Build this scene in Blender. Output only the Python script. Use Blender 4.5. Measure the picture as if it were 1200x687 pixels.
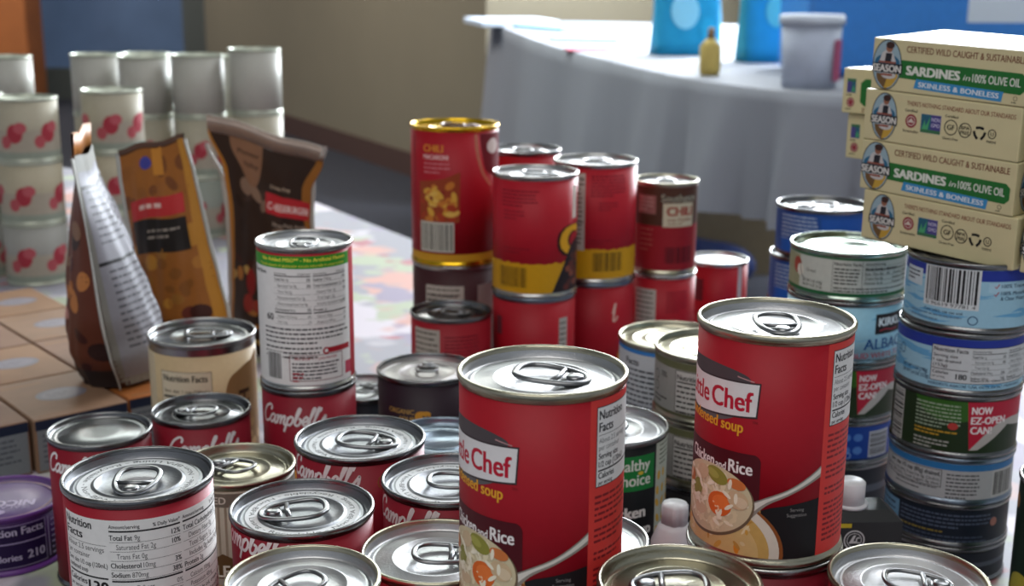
import bpy, bmesh, math, random
from math import sin, cos, pi, radians as rad
from mathutils import Vector, Matrix

for o in list(bpy.data.objects):
    bpy.data.objects.remove(o, do_unlink=True)
SC = bpy.context.scene
COL = SC.collection

# ------------------------------------------------------------ camera
cam_d = bpy.data.cameras.new('camera'); cam = bpy.data.objects.new('camera', cam_d); COL.objects.link(cam)
cam_d.sensor_width = 36; cam_d.lens = 45; cam_d.clip_start = .02; cam_d.clip_end = 60
cam.location = (0, 0, 1.13)
cam.rotation_euler = (Matrix.Rotation(rad(76), 3, 'X') @ Matrix.Rotation(rad(.37), 3, 'Z')).to_euler()
cam_d.dof.use_dof = True; cam_d.dof.focus_distance = .60; cam_d.dof.aperture_fstop = 13.0
SC.camera = cam
# ------------------------------------------------------------ world, lights, exposure
SC.view_settings.view_transform = 'Standard'; SC.view_settings.look = 'None'
SC.view_settings.gamma = 1; SC.view_settings.exposure = 0.05
try: SC.view_settings.use_curve_mapping = False
except Exception: pass
W = bpy.data.worlds.new('world'); SC.world = W; W.use_nodes = True
bg = W.node_tree.nodes['Background']; bg.inputs[0].default_value = (.80, .88, 1.0, 1); bg.inputs[1].default_value = .48

def area(name, loc, target, size, power, color=(1, 1, 1)):
    d = bpy.data.lights.new(name, 'AREA'); d.shape = 'RECTANGLE'; d.size = size[0]; d.size_y = size[1]
    d.energy = power; d.color = color
    o = bpy.data.objects.new(name, d); COL.objects.link(o); o.location = loc
    o.rotation_euler = (Vector(target) - Vector(loc)).to_track_quat('-Z', 'Y').to_euler()
    return o
area('window_and_fill_light', (3.3, 6.4, 2.5), (.5, 2.4, .8), (3.0, 1.8), 1150, (.86, .93, 1))
area('window_and_fill_light', (1.3, 2.1, 2.9), (.3, 1.0, .9), (1.4, .7), 26, (.95, .97, 1))
area('window_and_fill_light', (1.5, 7.3, 2.6), (.6, 3.6, .8), (2.4, 1.4), 330, (.9, .95, 1))  # unseen fill light added to brighten the white table's top
area('ceiling_and_fill_light', (-5.0, 12.4, 3.1), (-5.2, 13.6, .6), (2.4, 1.2), 120, (1, .96, .9))  # fill light added to lift the glazed entrance and its orange post
area('ceiling_and_fill_light', (-.9, 4.6, 3.1), (-.9, 4.0, .8), (2.4, 1.2), 75, (.93, 1, .93))
area('ceiling_and_fill_light', (-.3, -.7, 2.9), (.1, .8, .8), (2.0, 1.0), 26, (1, .97, .93))
area('ceiling_and_fill_light', (-2.6, 8.5, 3.1), (-1.8, 8.8, 0), (2.4, 1.2), 130, (1, .95, .88))

# ------------------------------------------------------------ materials
def lin(hexs):
    hexs = hexs.lstrip('#')
    out = []
    for i in (0, 2, 4):
        c = int(hexs[i:i+2], 16)/255
        out.append(c/12.92 if c <= .04045 else ((c+.055)/1.055)**2.4)
    return (*out, 1)
MATS = {}
def pmat(name, color, rough=.5, metal=0., spec=.5, coat=0., noise=0., nscale=40, bump=0., bscale=200, emit=None, trans=0., alpha=None, aniso=0):
    if name in MATS: return MATS[name]
    m = bpy.data.materials.new(name); m.use_nodes = True; nt = m.node_tree; b = nt.nodes['Principled BSDF']
    c = lin(color) if isinstance(color, str) else color
    b.inputs['Base Color'].default_value = c; b.inputs['Roughness'].default_value = rough
    b.inputs['Metallic'].default_value = metal; b.inputs['Specular IOR Level'].default_value = spec
    b.inputs['Coat Weight'].default_value = coat; b.inputs['Transmission Weight'].default_value = trans
    if aniso: b.inputs['Anisotropic'].default_value = aniso
    tc = nt.nodes.new('ShaderNodeTexCoord')
    if noise:
        n = nt.nodes.new('ShaderNodeTexNoise'); n.inputs['Scale'].default_value = nscale; n.inputs['Detail'].default_value = 4
        r = nt.nodes.new('ShaderNodeValToRGB'); r.color_ramp.elements[0].position = .3; r.color_ramp.elements[1].position = .7
        r.color_ramp.elements[0].color = tuple(x*(1-noise) for x in c[:3])+(1,)
        r.color_ramp.elements[1].color = tuple(min(1, x*(1+noise)) for x in c[:3])+(1,)
        nt.links.new(tc.outputs['Object'], n.inputs['Vector']); nt.links.new(n.outputs['Fac'], r.inputs[0]); nt.links.new(r.outputs[0], b.inputs['Base Color'])
    if bump:
        n = nt.nodes.new('ShaderNodeTexNoise'); n.inputs['Scale'].default_value = bscale; n.inputs['Detail'].default_value = 3
        bp = nt.nodes.new('ShaderNodeBump'); bp.inputs['Strength'].default_value = bump; bp.inputs['Distance'].default_value = .001
        nt.links.new(tc.outputs['Object'], n.inputs['Vector']); nt.links.new(n.outputs['Fac'], bp.inputs['Height']); nt.links.new(bp.outputs[0], b.inputs['Normal'])
    if emit:
        b.inputs['Emission Color'].default_value = lin(emit[0]); b.inputs['Emission Strength'].default_value = emit[1]
    MATS[name] = m; return m
def ink(h):                                   # printing ink / coloured paper, slightly glossy
    return pmat('print_'+h.strip('#'), h, .5, 0, .22, noise=.03, nscale=300)
def flat(h):
    return pmat('matte_'+h.strip('#'), h, .7, 0, .3, noise=.05, nscale=25)
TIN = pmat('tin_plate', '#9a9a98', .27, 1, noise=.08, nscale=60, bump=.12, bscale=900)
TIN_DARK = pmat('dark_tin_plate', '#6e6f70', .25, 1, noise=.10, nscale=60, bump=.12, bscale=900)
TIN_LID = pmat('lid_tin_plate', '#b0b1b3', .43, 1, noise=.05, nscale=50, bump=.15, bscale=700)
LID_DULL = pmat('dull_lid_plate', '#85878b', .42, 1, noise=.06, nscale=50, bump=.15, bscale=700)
TIN_WARM = pmat('warm_tin_plate', '#a39f8c', .30, 1, noise=.06, nscale=50, bump=.15, bscale=700)
TIN_BLUE = pmat('grey_blue_tin_plate', '#74808c', .28, 1, noise=.06, nscale=50, bump=.15, bscale=700)
TIN_GREEN = pmat('green_grey_tin_plate', '#8d9a90', .2, 1, noise=.08, nscale=50, bump=.15, bscale=300)
GOLD = pmat('gold_tin_plate', '#c9a227', .22, 1, noise=.06, nscale=50)
MATTE_LID = pmat('matte_tin_plate', '#a3a09f', .42, 1, noise=.05, nscale=50)
TABM = pmat('tab_metal', '#77787a', .28, 1, noise=.05, nscale=90)

# ------------------------------------------------------------ object helpers
def link(name, bm, mats, parent=None, smooth=True, loc=None, rot=None):
    me = bpy.data.meshes.new(name)
    bm.normal_update(); bm.to_mesh(me); bm.free()
    for m in (mats if isinstance(mats, (list, tuple)) else [mats]): me.materials.append(m)
    if smooth:
        for p in me.polygons: p.use_smooth = True
    o = bpy.data.objects.new(name, me); COL.objects.link(o)
    if parent: o.parent = parent
    if loc: o.location = loc
    if rot is not None: o.rotation_euler = rot if not isinstance(rot, (int, float)) else (0, 0, rot)
    return o
def tag(o, label, cat, group=None, kind=None):
    o['label'] = label; o['category'] = cat
    if group: o['group'] = group
    if kind: o['kind'] = kind
    return o
def empty(name, loc, rz=0):
    o = bpy.data.objects.new(name, None); COL.objects.link(o); o.location = loc; o.rotation_euler = (0, 0, rz)
    o.empty_display_size = .02
    return o
def lathe(prof, seg=96, bm=None, mi=0, a0=0, a1=2*pi, z0=0, cx=0, cy=0):
    bm = bm or bmesh.new(); rings = []
    for r, z in prof:
        if r < 1e-6: rings.append([bm.verts.new((cx, cy, z+z0))])
        else: rings.append([bm.verts.new((cx+r*cos(a0+(a1-a0)*i/seg), cy+r*sin(a0+(a1-a0)*i/seg), z+z0)) for i in range(seg)])
    for a, b in zip(rings, rings[1:]):
        for i in range(seg):
            j = (i+1) % seg
            if len(a) == 1 and len(b) == 1: continue
            if len(a) == 1: vs = (a[0], b[j], b[i])
            elif len(b) == 1: vs = (a[i], a[j], b[0])
            else: vs = (a[i], a[j], b[j], b[i])
            f = bm.faces.new(vs); f.material_index = mi
    bmesh.ops.recalc_face_normals(bm, faces=bm.faces)
    return bm
def box(x0, x1, y0, y1, z0, z1, bm=None, bev=0, mi=0, seg=2):
    bm = bm or bmesh.new()
    r = bmesh.ops.create_cube(bm, size=1, matrix=Matrix.Translation(((x0+x1)/2, (y0+y1)/2, (z0+z1)/2)) @ Matrix.Diagonal((x1-x0, y1-y0, z1-z0, 1)))
    fs = set(f for v in r['verts'] for f in v.link_faces)
    for f in fs: f.material_index = mi
    if bev:
        es = list(set(e for v in r['verts'] for e in v.link_edges))
        bmesh.ops.bevel(bm, geom=es, offset=bev, segments=seg, affect='EDGES', profile=.5)
    return bm
def tube(path, r, closed=False, seg=8, bm=None, flat_z=1., mi=0):
    bm = bm or bmesh.new(); n = len(path); rings = []
    P = [Vector(p) for p in path]
    for i, p in enumerate(P):
        a = P[(i-1) % n] if (closed or i > 0) else P[i]; b = P[(i+1) % n] if (closed or i < n-1) else P[i]
        t = (b-a).normalized(); s = t.cross(Vector((0, 0, 1)))
        s = s.normalized() if s.length > 1e-6 else Vector((1, 0, 0)); u = s.cross(t)
        rr = r(i/n) if callable(r) else r
        rings.append([bm.verts.new(p+s*rr*cos(2*pi*k/seg)+u*rr*flat_z*sin(2*pi*k/seg)) for k in range(seg)])
    m = n if closed else n-1
    for i in range(m):
        a, b = rings[i], rings[(i+1) % n]
        for k in range(seg):
            f = bm.faces.new((a[k], a[(k+1) % seg], b[(k+1) % seg], b[k])); f.material_index = mi
    if not closed:
        bm.faces.new(rings[0][::-1]).material_index = mi; bm.faces.new(rings[-1]).material_index = mi
    bmesh.ops.recalc_face_normals(bm, faces=bm.faces)
    return bm
def catmull(pts, n=6, closed=False):
    P = [Vector((p[0], p[1])) for p in pts]; out = []; N = len(P)
    rng = N if closed else N-1
    for i in range(rng):
        p0 = P[(i-1) % N] if closed or i > 0 else P[0]; p1 = P[i]; p2 = P[(i+1) % N]; p3 = P[(i+2) % N] if closed or i+2 < N else P[-1]
        for k in range(n):
            t = k/n
            out.append(.5*((2*p1)+(-p0+p2)*t+(2*p0-5*p1+4*p2-p3)*t*t+(-p0+3*p1-3*p2+p3)*t**3))
    if not closed: out.append(P[-1])
    return [(q.x, q.y) for q in out]

# ------------------------------------------------------------ printing: flat shapes (in mm) wrapped onto a surface
TXT = {}
def text_mesh(s, bold):
    k = (s, round(bold, 1))
    if k in TXT: return TXT[k]
    cu = bpy.data.curves.new('t', 'FONT'); cu.body = s; cu.size = 1; cu.resolution_u = 3
    o = bpy.data.objects.new('t', cu); COL.objects.link(o)
    dg = bpy.context.evaluated_depsgraph_get(); dg.update()
    me = bpy.data.meshes.new_from_object(o.evaluated_get(dg))
    vs = [(v.co.x, v.co.y) for v in me.vertices]; fs = [tuple(p.vertices) for p in me.polygons]
    bpy.data.objects.remove(o, do_unlink=True); bpy.data.meshes.remove(me); bpy.data.curves.remove(cu)
    x0 = min((v[0] for v in vs), default=0); x1 = max((v[0] for v in vs), default=0)
    if bold:                                       # heavier weight: the glyphs printed again slightly shifted
        d = .024*bold; V, F = [], []
        for q, (dx, dy) in enumerate(((-d, -d*.3), (d, -d*.3), (-d, d*.3), (d, d*.3)) if bold < 1.9 else ((-d, -d*.4), (d, -d*.4), (-d, d*.4), (d, d*.4), (0, 0))):
            n = len(V); V += [(v[0]+dx, v[1]+dy, .15*q) for v in vs]; F += [tuple(i+n for i in f) for f in fs]
        vs, fs = V, F
    TXT[k] = ([(v[0]-x0, v[1], v[2] if len(v) > 2 else 0) for v in vs], fs, x1-x0)
    return TXT[k]
SCRIPT = {
 'C': ([[(1.5, 1.35), (1.55, 1.75), (1.2, 1.95), (.6, 1.5), (.3, .7), (.45, .08), (.95, -.05), (1.4, .25)]], 1.4),
 'a': ([[(.8, .8), (.55, .95), (.22, .7), (.12, .3), (.35, 0), (.66, .3), (.86, .9), (.8, .2), (.95, 0), (1.12, .2)]], 1.02),
 'm': ([[(.05, .8), (.18, .95), (.2, .5), (.16, 0)], [(.18, .2), (.35, .75), (.55, .95), (.64, .7), (.58, 0)], [(.6, .3), (.8, .8), (1., .95), (1.08, .7), (1.02, .15), (1.2, 0), (1.38, .2)]], 1.28),
 'p': ([[(.16, .9), (.08, .1), (-.05, -.8)], [(.12, .5), (.4, .95), (.7, .8), (.68, .3), (.42, 0), (.14, .12)]], .84),
 'b': ([[(.1, .3), (.42, 1.4), (.5, 1.8), (.34, 1.88), (.2, 1.3), (.16, .3), (.38, 0), (.68, .2), (.72, .65), (.45, .78)]], .86),
 'e': ([[(.06, .35), (.48, .5), (.58, .8), (.38, .95), (.16, .7), (.14, .3), (.38, 0), (.7, .2)]], .66),
 'l': ([[(.0, .2), (.4, 1.4), (.5, 1.8), (.34, 1.88), (.2, 1.2), (.16, .2), (.32, 0), (.54, .2)]], .5),
 "'": ([[(.16, 1.9), (.06, 1.5)]], .26),
 's': ([[(-.05, .1), (.34, .8), (.46, 1.0), (.5, .5), (.42, .1), (.2, -.02), (.04, .14)]], .6)}
class Canvas:
    def __init__(s): s.items = []; s.layer = 0; s.boxes = []
    def add(s, vs, fs, color, layer=None):
        if not vs: return
        b = (min(v[0] for v in vs), max(v[0] for v in vs), min(v[1] for v in vs), max(v[1] for v in vs)); ly = 0
        for q, l in s.boxes:
            if l > ly and q[0] < b[1] and q[1] > b[0] and q[2] < b[3] and q[3] > b[2]: ly = l
        s.boxes.append((b, ly+1)); s.items.append((vs, fs, color, ly+1))
    def poly(s, pts, color, layer=None): s.add(list(pts), [tuple(range(len(pts)))], color, layer)
    def rect(s, u0, v0, u1, v1, color, layer=None): s.poly([(u0, v0), (u1, v0), (u1, v1), (u0, v1)], color, layer)
    def frame(s, u0, v0, u1, v1, w, color, layer=None):
        a = [(u0, v0), (u1, v0), (u1, v1), (u0, v1)]; b = [(u0+w, v0+w), (u1-w, v0+w), (u1-w, v1-w), (u0+w, v1-w)]
        s.add(a+b, [(0, 1, 5, 4), (1, 2, 6, 5), (2, 3, 7, 6), (3, 0, 4, 7)], color, layer)
    def ell(s, u, v, a, b, color, layer=None, rot=0, n=28, a0=0, a1=2*pi):
        full = abs(a1-a0-2*pi) < 1e-6; m = n if full else n+1
        P = []
        for i in range(m):
            t = a0+(a1-a0)*i/n; x, y = a*cos(t), b*sin(t); P.append((u+x*cos(rot)-y*sin(rot), v+x*sin(rot)+y*cos(rot)))
        s.poly(P, color, layer)
    def ring(s, u, v, a, b, w, color, layer=None, n=36):
        P = [(u+a*cos(2*pi*i/n), v+b*sin(2*pi*i/n)) for i in range(n)]+[(u+(a-w)*cos(2*pi*i/n), v+(b-w)*sin(2*pi*i/n)) for i in range(n)]
        s.add(P, [(i, (i+1) % n, n+(i+1) % n, n+i) for i in range(n)], color, layer)
    def text(s, t, u, v, h, color, bold=0, w=None, sx=1., align='l', rot=0, shear=0, layer=None):
        vs, fs, wd = text_mesh(t, bold); k = h/.70; kx = k*sx
        if w and wd*k > 0: kx = w/wd
        off = {'l': 0, 'c': -wd*kx/2, 'r': -wd*kx}[align]
        out = []
        for x, y, dz in vs:
            X, Y = x*kx+off+shear*y*k, y*k
            out.append((u+X*cos(rot)-Y*sin(rot), v+X*sin(rot)+Y*cos(rot), dz))
        s.add(out, fs, color, layer); return wd*kx
    def stroke(s, pts, w, color, layer=None, smooth=True, closed=False, taper=None):
        P = catmull(pts, 6, closed) if smooth else list(pts); n = len(P); L = []; Rr = []
        for i in range(n):
            a = P[i-1] if (i > 0 or closed) else P[i]; b = P[(i+1) % n] if (i < n-1 or closed) else P[i]
            dx, dy = b[0]-a[0], b[1]-a[1]; d = math.hypot(dx, dy) or 1; k = w/2*(taper(i/(n-1)) if taper else 1)
            L.append((P[i][0]-dy/d*k, P[i][1]+dx/d*k)); Rr.append((P[i][0]+dy/d*k, P[i][1]-dx/d*k))
        m = n if closed else n-1
        s.add(L+Rr, [(i, n+i, n+(i+1) % n, (i+1) % n) for i in range(m)], color, layer)
    def script(s, word, u, v, xh, color, w=.19, shear=.22, shadow=None):
        tot = 0
        s.layer += 1; ly = s.layer
        for ch in word:
            st, adv = SCRIPT[ch]
            for q in st:
                s.stroke([(u+(tot+x+shear*y)*xh, v+y*xh) for x, y in q], w*xh, color, ly)
            tot += adv
        return tot*xh
    def scribble(s, u0, v1, w, n, pitch, h, color, seed=1, fill=.9, last=.6):   # illegible small print: dashes of word length
        r = random.Random(seed); h *= .72; V = []; F = []
        for i in range(n):
            x = u0; end = u0+w*(last if i == n-1 else r.uniform(fill, 1)); y = v1-pitch*i-h
            while x < end:
                L = min(r.uniform(1.2, 4.2)*h, end-x); k = len(V)
                if L > .3*h:
                    V += [(x, y), (x+L, y), (x+L, y+h), (x, y+h)]; F.append((k, k+1, k+2, k+3))
                x += L+.55*h
        s.add(V, F, color, s.layer)
    def barcode(s, u0, v0, w, h, color='#16161a', bgc='#dcdcda', seed=3, margin=1.2, horizontal=False, digits=None):
        if bgc: s.rect(u0, v0, u0+w, v0+h, bgc)
        r = random.Random(seed); s.layer += 1; V = []; F = []; x = u0+margin if not horizontal else v0+margin
        end = (u0+w if not horizontal else v0+h)-margin; unit = (end-x)/62
        lo = margin*(1 if not digits else 2.2)
        while x < end-unit:
            b = unit*r.choice((1, 1, 2, 3)); k = len(V)
            if horizontal: V += [(u0+margin, x), (u0+w-margin, x), (u0+w-margin, x+b), (u0+margin, x+b)]
            else: V += [(x, v0+lo), (x+b, v0+lo), (x+b, v0+h-margin), (x, v0+h-margin)]
            F.append((k, k+1, k+2, k+3)); x += b+unit*r.choice((1, 1, 2, 2))
        s.add(V, F, color, s.layer)
        if digits: s.text(digits, u0+w/2, v0+margin*.5, margin*1.4, color, 0, w=w-2.5*margin, align='c')
    def build(s, name, mapper, parent, step=1.6, vstep=None, clip=None, lift=.000016):
        cols = []
        for it in s.items:
            if it[2] not in cols: cols.append(it[2])
        big = bmesh.new(); small = bmesh.new()
        for vs, fs, c, ly in s.items:
            mi = cols.index(c)
            for f in fs:
                us = [vs[i][0] for i in f]; vv = [vs[i][1] for i in f]
                wide = (max(us)-min(us) > step*1.1) or (vstep and max(vv)-min(vv) > vstep*1.1)
                bmx = big if wide else small
                try:
                    fc = bmx.faces.new([bmx.verts.new((vs[i][0], vs[i][1], ly+(vs[i][2] if len(vs[i]) > 2 else 0))) for i in f]); fc.material_index = mi
                except ValueError: pass
        for bmx in (big, small):
            if clip and bmx.verts:
                u0, u1, v0, v1 = clip
                for co, no in (((u0, 0, 0), (-1, 0, 0)), ((u1, 0, 0), (1, 0, 0)), ((0, v0, 0), (0, -1, 0)), ((0, v1, 0), (0, 1, 0))):
                    bmesh.ops.bisect_plane(bmx, geom=bmx.verts[:]+bmx.edges[:]+bmx.faces[:], plane_co=co, plane_no=no, clear_outer=True, dist=1e-5)
        if big.faces:
            bmesh.ops.triangulate(big, faces=[f for f in big.faces if len(f.verts) > 4])
            us = [v.co.x for v in big.verts]; k = math.ceil(min(us)/step)
            while k*step < max(us):
                bmesh.ops.bisect_plane(big, geom=big.verts[:]+big.edges[:]+big.faces[:], plane_co=(k*step, 0, 0), plane_no=(1, 0, 0), dist=1e-5); k += 1
            if vstep:
                us = [v.co.y for v in big.verts]; k = math.ceil(min(us)/vstep)
                while k*vstep < max(us):
                    bmesh.ops.bisect_plane(big, geom=big.verts[:]+big.edges[:]+big.faces[:], plane_co=(0, k*vstep, 0), plane_no=(0, 1, 0), dist=1e-5); k += 1
        me = bpy.data.meshes.new('tmp'); small.to_mesh(me); small.free(); big.from_mesh(me); bpy.data.meshes.remove(me)
        for f in big.faces:
            if f.normal.z < 0 or f.calc_area() == 0: pass
        big.normal_update()
        rev = [f for f in big.faces if f.normal.z < 0]
        if rev: bmesh.ops.reverse_faces(big, faces=rev)
        for v in big.verts: v.co = mapper(v.co.x/1000, v.co.y/1000, lift*v.co.z)
        return link(name, big, [ink(c) for c in cols], parent)

# nutrition-facts style table: rows = (bold, plain, percent)
def facts_rows(c, u, v, w, rows, pitch, h, bold=1):
    K = '#17171a'
    c.layer += 1
    for i, (b, p, q) in enumerate(rows):
        y = v-pitch*i; x = u
        if b: x += c.text(b, x, y, h, K, bold, sx=.8)+h*.4
        elif p: x += h*1.2
        if p: c.text(p, x, y, h, K, 0, sx=.75)
        if q: c.text(q, u+w-.2, y, h, K, bold, sx=.8, align='r')
        c.rect(u, y-h*.45, u+w, y-h*.45+.18, K)

# ------------------------------------------------------------ tins
def lid_profile(R, h, style):
    if style == 'bead':
        return [(R-.0021, h-.0018), (R-.0026, h-.0045), (R-.0036, h-.0052), (R-.0048, h-.0046), (R-.0056, h-.0036), (R*.76, h-.0036), (R*.745, h-.0030), (R*.71, h-.0030),
                (R*.69, h-.0040), (R*.52, h-.0040), (R*.505, h-.0034), (R*.47, h-.0034), (R*.45, h-.0043), (0, h-.0043)]
    if style == 'flat':
        return [(R-.0021, h-.0016), (R-.0025, h-.0034), (R-.0034, h-.0040), (R-.0044, h-.0034), (R*.84, h-.0030), (R*.80, h-.0034), (R*.78, h-.0034), (R*.765, h-.0029), (R*.3, h-.0028), (0, h-.0028)]
    return [(R-.0021, h-.0018), (R-.0026, h-.0050), (R-.0036, h-.0060), (R-.0048, h-.0056), (R-.0054, h-.0046), (R*.83, h-.0044), (R*.815, h-.0048), (R*.80, h-.0044),
            (R*.60, h-.0044), (R*.585, h-.0037), (R*.56, h-.0037), (R*.545, h-.0046), (R*.30, h-.0048), (0, h-.0048)]
def tab_bm(R, z, ang, k=1.0):
    bm = bmesh.new(); n = 40; path = []
    for i in range(n):
        t = 2*pi*i/n; x = cos(t); y = sin(t)
        X = (abs(x)**.85)*(1 if x >= 0 else -1)*.41*R*k+.12*R; half = (.27-.06*x)*R*k
        Y = (abs(y)**.8)*(1 if y >= 0 else -1)*half
        path.append((X, Y, z+.0022-.0008*x))
    tube(path, .0014*k*(R/.034), True, 8, bm, .75)
    # nose plate with rounded outline
    out = [p for p in path if p[0] > .24*R]; out = sorted(out, key=lambda p: math.atan2(p[1], p[0]-.36*R))
    top = [bm.verts.new((p[0], p[1], p[2]+.0002)) for p in out]; bot = [bm.verts.new((p[0], p[1], p[2]-.0008)) for p in out]
    bm.faces.new(top); bm.faces.new(bot[::-1])
    for i in range(len(top)):
        j = (i+1) % len(top); bm.faces.new((top[i], bot[i], bot[j], top[j]))
    tube([(.19*R, -.25*R*k, z+.0022), (.21*R, 0, z+.0022), (.19*R, .25*R*k, z+.0022)], .0013, False, 8, bm, .7)
    lathe([(.0, .0005), (.0, .0034), (.0026, .0034), (.0034, .0030), (.0037, .0020), (.0037, .0003)][1:], 24, bm, z0=z, cx=.40*R)
    bmesh.ops.rotate(bm, verts=bm.verts, cent=(0, 0, 0), matrix=Matrix.Rotation(ang, 3, 'Z'))
    return bm
def lid_text(root, R, h, word, r0, rot=0, color='#4a4b4d', size=2.6, ringcol='#b8bbbd', span=None):
    c = Canvas()
    circ = 2*pi*r0
    if ringcol: c.rect(0, -size*.75, circ, size*1.5, ringcol)
    c.text(word, 1, 0, size, color, .6, w=(span or circ-3))
    def mp(u, v, l):                      # letters' feet point outwards
        a = -u/(r0/1000)+rot; r = r0/1000-v
        return Vector((r*cos(-a), r*sin(-a), h-.00435+l))
    return c.build('lid_print', mp, root, step=1.2)
def tin(x, y, ztop, R, h, label, name='food_can', cat='food can', group=None, base='#b5182c', art=None, rot=0, lid='tab', tab=0, tabk=1.0,
        rim=None, lidm=None, lidprint=None, metal=None, bands=None, tabm=None, tilt=None, full=True, lab=(.0046, .0046), labshow=None):
    rim = rim or TIN; lidm = lidm or TIN_LID; metal = metal or rim
    root = empty(name, (x, y, T+ztop-h), math.atan2(-y, -x)+pi/2+rad(rot)); tag(root, label, cat, group)
    if tilt: root.rotation_euler[0] = rad(tilt[0]); root.rotation_euler[1] = rad(tilt[1])
    rb = R-.0013
    body = [(0, .0028), (R-.006, .0028), (R-.003, .0012), (R-.0024, .0003), (R-.0010, 0), (R-.0001, .0006), (R, .0014), (R-.0001, .0024), (R-.0008, .0032), (R-.0012, .0040), (rb, .0050),
            (rb, h-.0050), (R-.0012, h-.0040), (R-.0008, h-.0034), (R-.0001, h-.0027), (R, h-.0016), (R-.0001, h-.0006), (R-.0007, h-.0001), (R-.0013, h), (R-.0019, h-.0006), (R-.0022, h-.0022)]
    link('can_body', lathe(body, 96), rim, root)
    l = link('lid', lathe(lid_profile(R, h, lid), 80), lidm, root)
    if lid == 'tab':
        link('pull_tab', tab_bm(R, h-.0046, rad(tab)-root.rotation_euler[2], tabk), tabm or TABM, root)
    if lidprint:
        lid_text(l, R, h, *lidprint)
    rl = rb+.00035; z0, z1 = lab[0], h-lab[1]
    sl = link('label', lathe([(rl-.0003, z0), (rl, z0), (rl, z1), (rl-.0003, z1)], 96), ink(base), root)
    if bands:
        for (a, b, colr) in bands:
            bb = lathe([(rl+.00008, z0+(z1-z0)*a), (rl+.00008, z0+(z1-z0)*b)], 96); link('label_band', bb, ink(colr), sl)
    if art:
        c = Canvas(); c.layer = 2; art(c, rl*1000, (z1-z0)*1000)
        def mp(u, v, lf):
            a = u/rl-pi/2; r = rl+.00004+lf
            return Vector((r*cos(a), r*sin(a), z0+v))
        c.build('label_print', mp, sl, clip=(-rl*1000*1.9, rl*1000*1.9, 0, (z1-z0)*1000))
    return root
T = .74
FLOOR = -.30
# ------------------------------------------------------------ the room
def struct(name, bm, m, smooth=False):
    o = link(name, bm, m, smooth=smooth); o['kind'] = 'structure'; return o
WALLM = pmat('beige_wall_paint', '#7a7261', .85, 0, .3, noise=.03, nscale=2)
FLOORM = pmat('dark_grey_carpet', '#3b3c43', .95, 0, .1, noise=.12, nscale=30)
struct('floor', box(-9, 7, -3, 15.2, FLOOR-.1, FLOOR), FLOORM)
struct('ceiling', box(-9, 7, -3, 15.2, 3.2, 3.3), pmat('white_ceiling', '#c9c9c2', .9, 0, .2, noise=.03, nscale=3))
# wall running away to the left, with its brown baseboard
A = Vector((-3.33, 14.1, 0)); B = Vector((1.13, 5.75, 0)); dW = (B-A).normalized(); nW = Vector((dW.y, -dW.x, 0))
if nW.y > 0: nW = -nW
def wall_strip(a, b, th, z0, z1, off=0.):
    bm = bmesh.new(); p = [a-nW*(-off), b-nW*(-off), b-nW*th, a-nW*th]
    lo = [bm.verts.new((q.x, q.y, z0)) for q in p]; hi = [bm.verts.new((q.x, q.y, z1)) for q in p]
    bm.faces.new(lo); bm.faces.new(hi)
    for i in range(4): bm.faces.new((lo[i], lo[(i+1) % 4], hi[(i+1) % 4], hi[i]))
    bmesh.ops.recalc_face_normals(bm, faces=bm.faces); return bm
B2 = A+dW*7.0
struct('wall_back', wall_strip(A, B2, .15, FLOOR, 3.2), WALLM)
struct('baseboard_back', wall_strip(A, B2, -.001, FLOOR, FLOOR+.17, .02), pmat('brown_baseboard', '#4a332c', .6, noise=.1))
struct('wall_far', wall_strip(B2, Vector((4.0, 9.2, 0)), -.15, FLOOR, 3.2), WALLM)
struct('wall_right', box(3.9, 4.0, 3, 15.2, FLOOR, 3.2), WALLM)
# glazed entrance beyond the end of the wall
wg = pmat('dim_blue_glass', '#465670', .25, 0, .5, noise=.35, nscale=1.0, emit=('#5a7090', .2))  # faint emission in the glass stands in for light from outside
struct('window_1', box(-8.5, -3.45, 14.95, 15.0, FLOOR+.1, 3.2), wg)
fr = bmesh.new()
for xx in (-8.5, -7.0, -3.75): box(xx, xx+.28, 14.8, 14.95, FLOOR, 3.2, fr)
box(-8.5, -3.4, 14.82, 14.94, FLOOR, FLOOR+.35, fr)
struct('trim_1', fr, pmat('grey_green_frame', '#4b4f4c', .6, noise=.1))
pil = bmesh.new(); box(-5.72, -5.08, 13.6, 14.1, FLOOR, 3.2, pil, bev=.03)
struct('trim_2', pil, pmat('orange_brown_post', '#a5602f', .7, noise=.1, nscale=4))

# ------------------------------------------------------------ our table with its printed cloth
tb = empty('display_table', (-.1, 1.2, FLOOR)); tag(tb, 'long table under a flower printed cloth that carries all the cans', 'table')
CL = bpy.data.materials.new('flower_printed_cloth'); CL.use_nodes = True
nt = CL.node_tree; b_ = nt.nodes['Principled BSDF']; b_.inputs['Roughness'].default_value = .75
tc = nt.nodes.new('ShaderNodeTexCoord'); prev = None
def blotch(scale, thr, col, prev, seed, soft=.05):
    mp = nt.nodes.new('ShaderNodeMapping'); mp.inputs['Location'].default_value = (seed*3.1, seed*1.7, 0); nt.links.new(tc.outputs['Object'], mp.inputs[0])
    n = nt.nodes.new('ShaderNodeTexNoise'); n.inputs['Scale'].default_value = scale; n.inputs['Detail'].default_value = 2.5; nt.links.new(mp.outputs[0], n.inputs['Vector'])
    r = nt.nodes.new('ShaderNodeValToRGB'); r.color_ramp.elements[0].position = thr; r.color_ramp.elements[1].position = thr+soft
    nt.links.new(n.outputs['Fac'], r.inputs[0])
    mx = nt.nodes.new('ShaderNodeMix'); mx.data_type = 'RGBA'; nt.links.new(r.outputs[0], mx.inputs[0])
    if prev is None: mx.inputs[6].default_value = lin('#85848c')
    else: nt.links.new(prev, mx.inputs[6])
    mx.inputs[7].default_value = lin(col); return mx.outputs[2]
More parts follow.
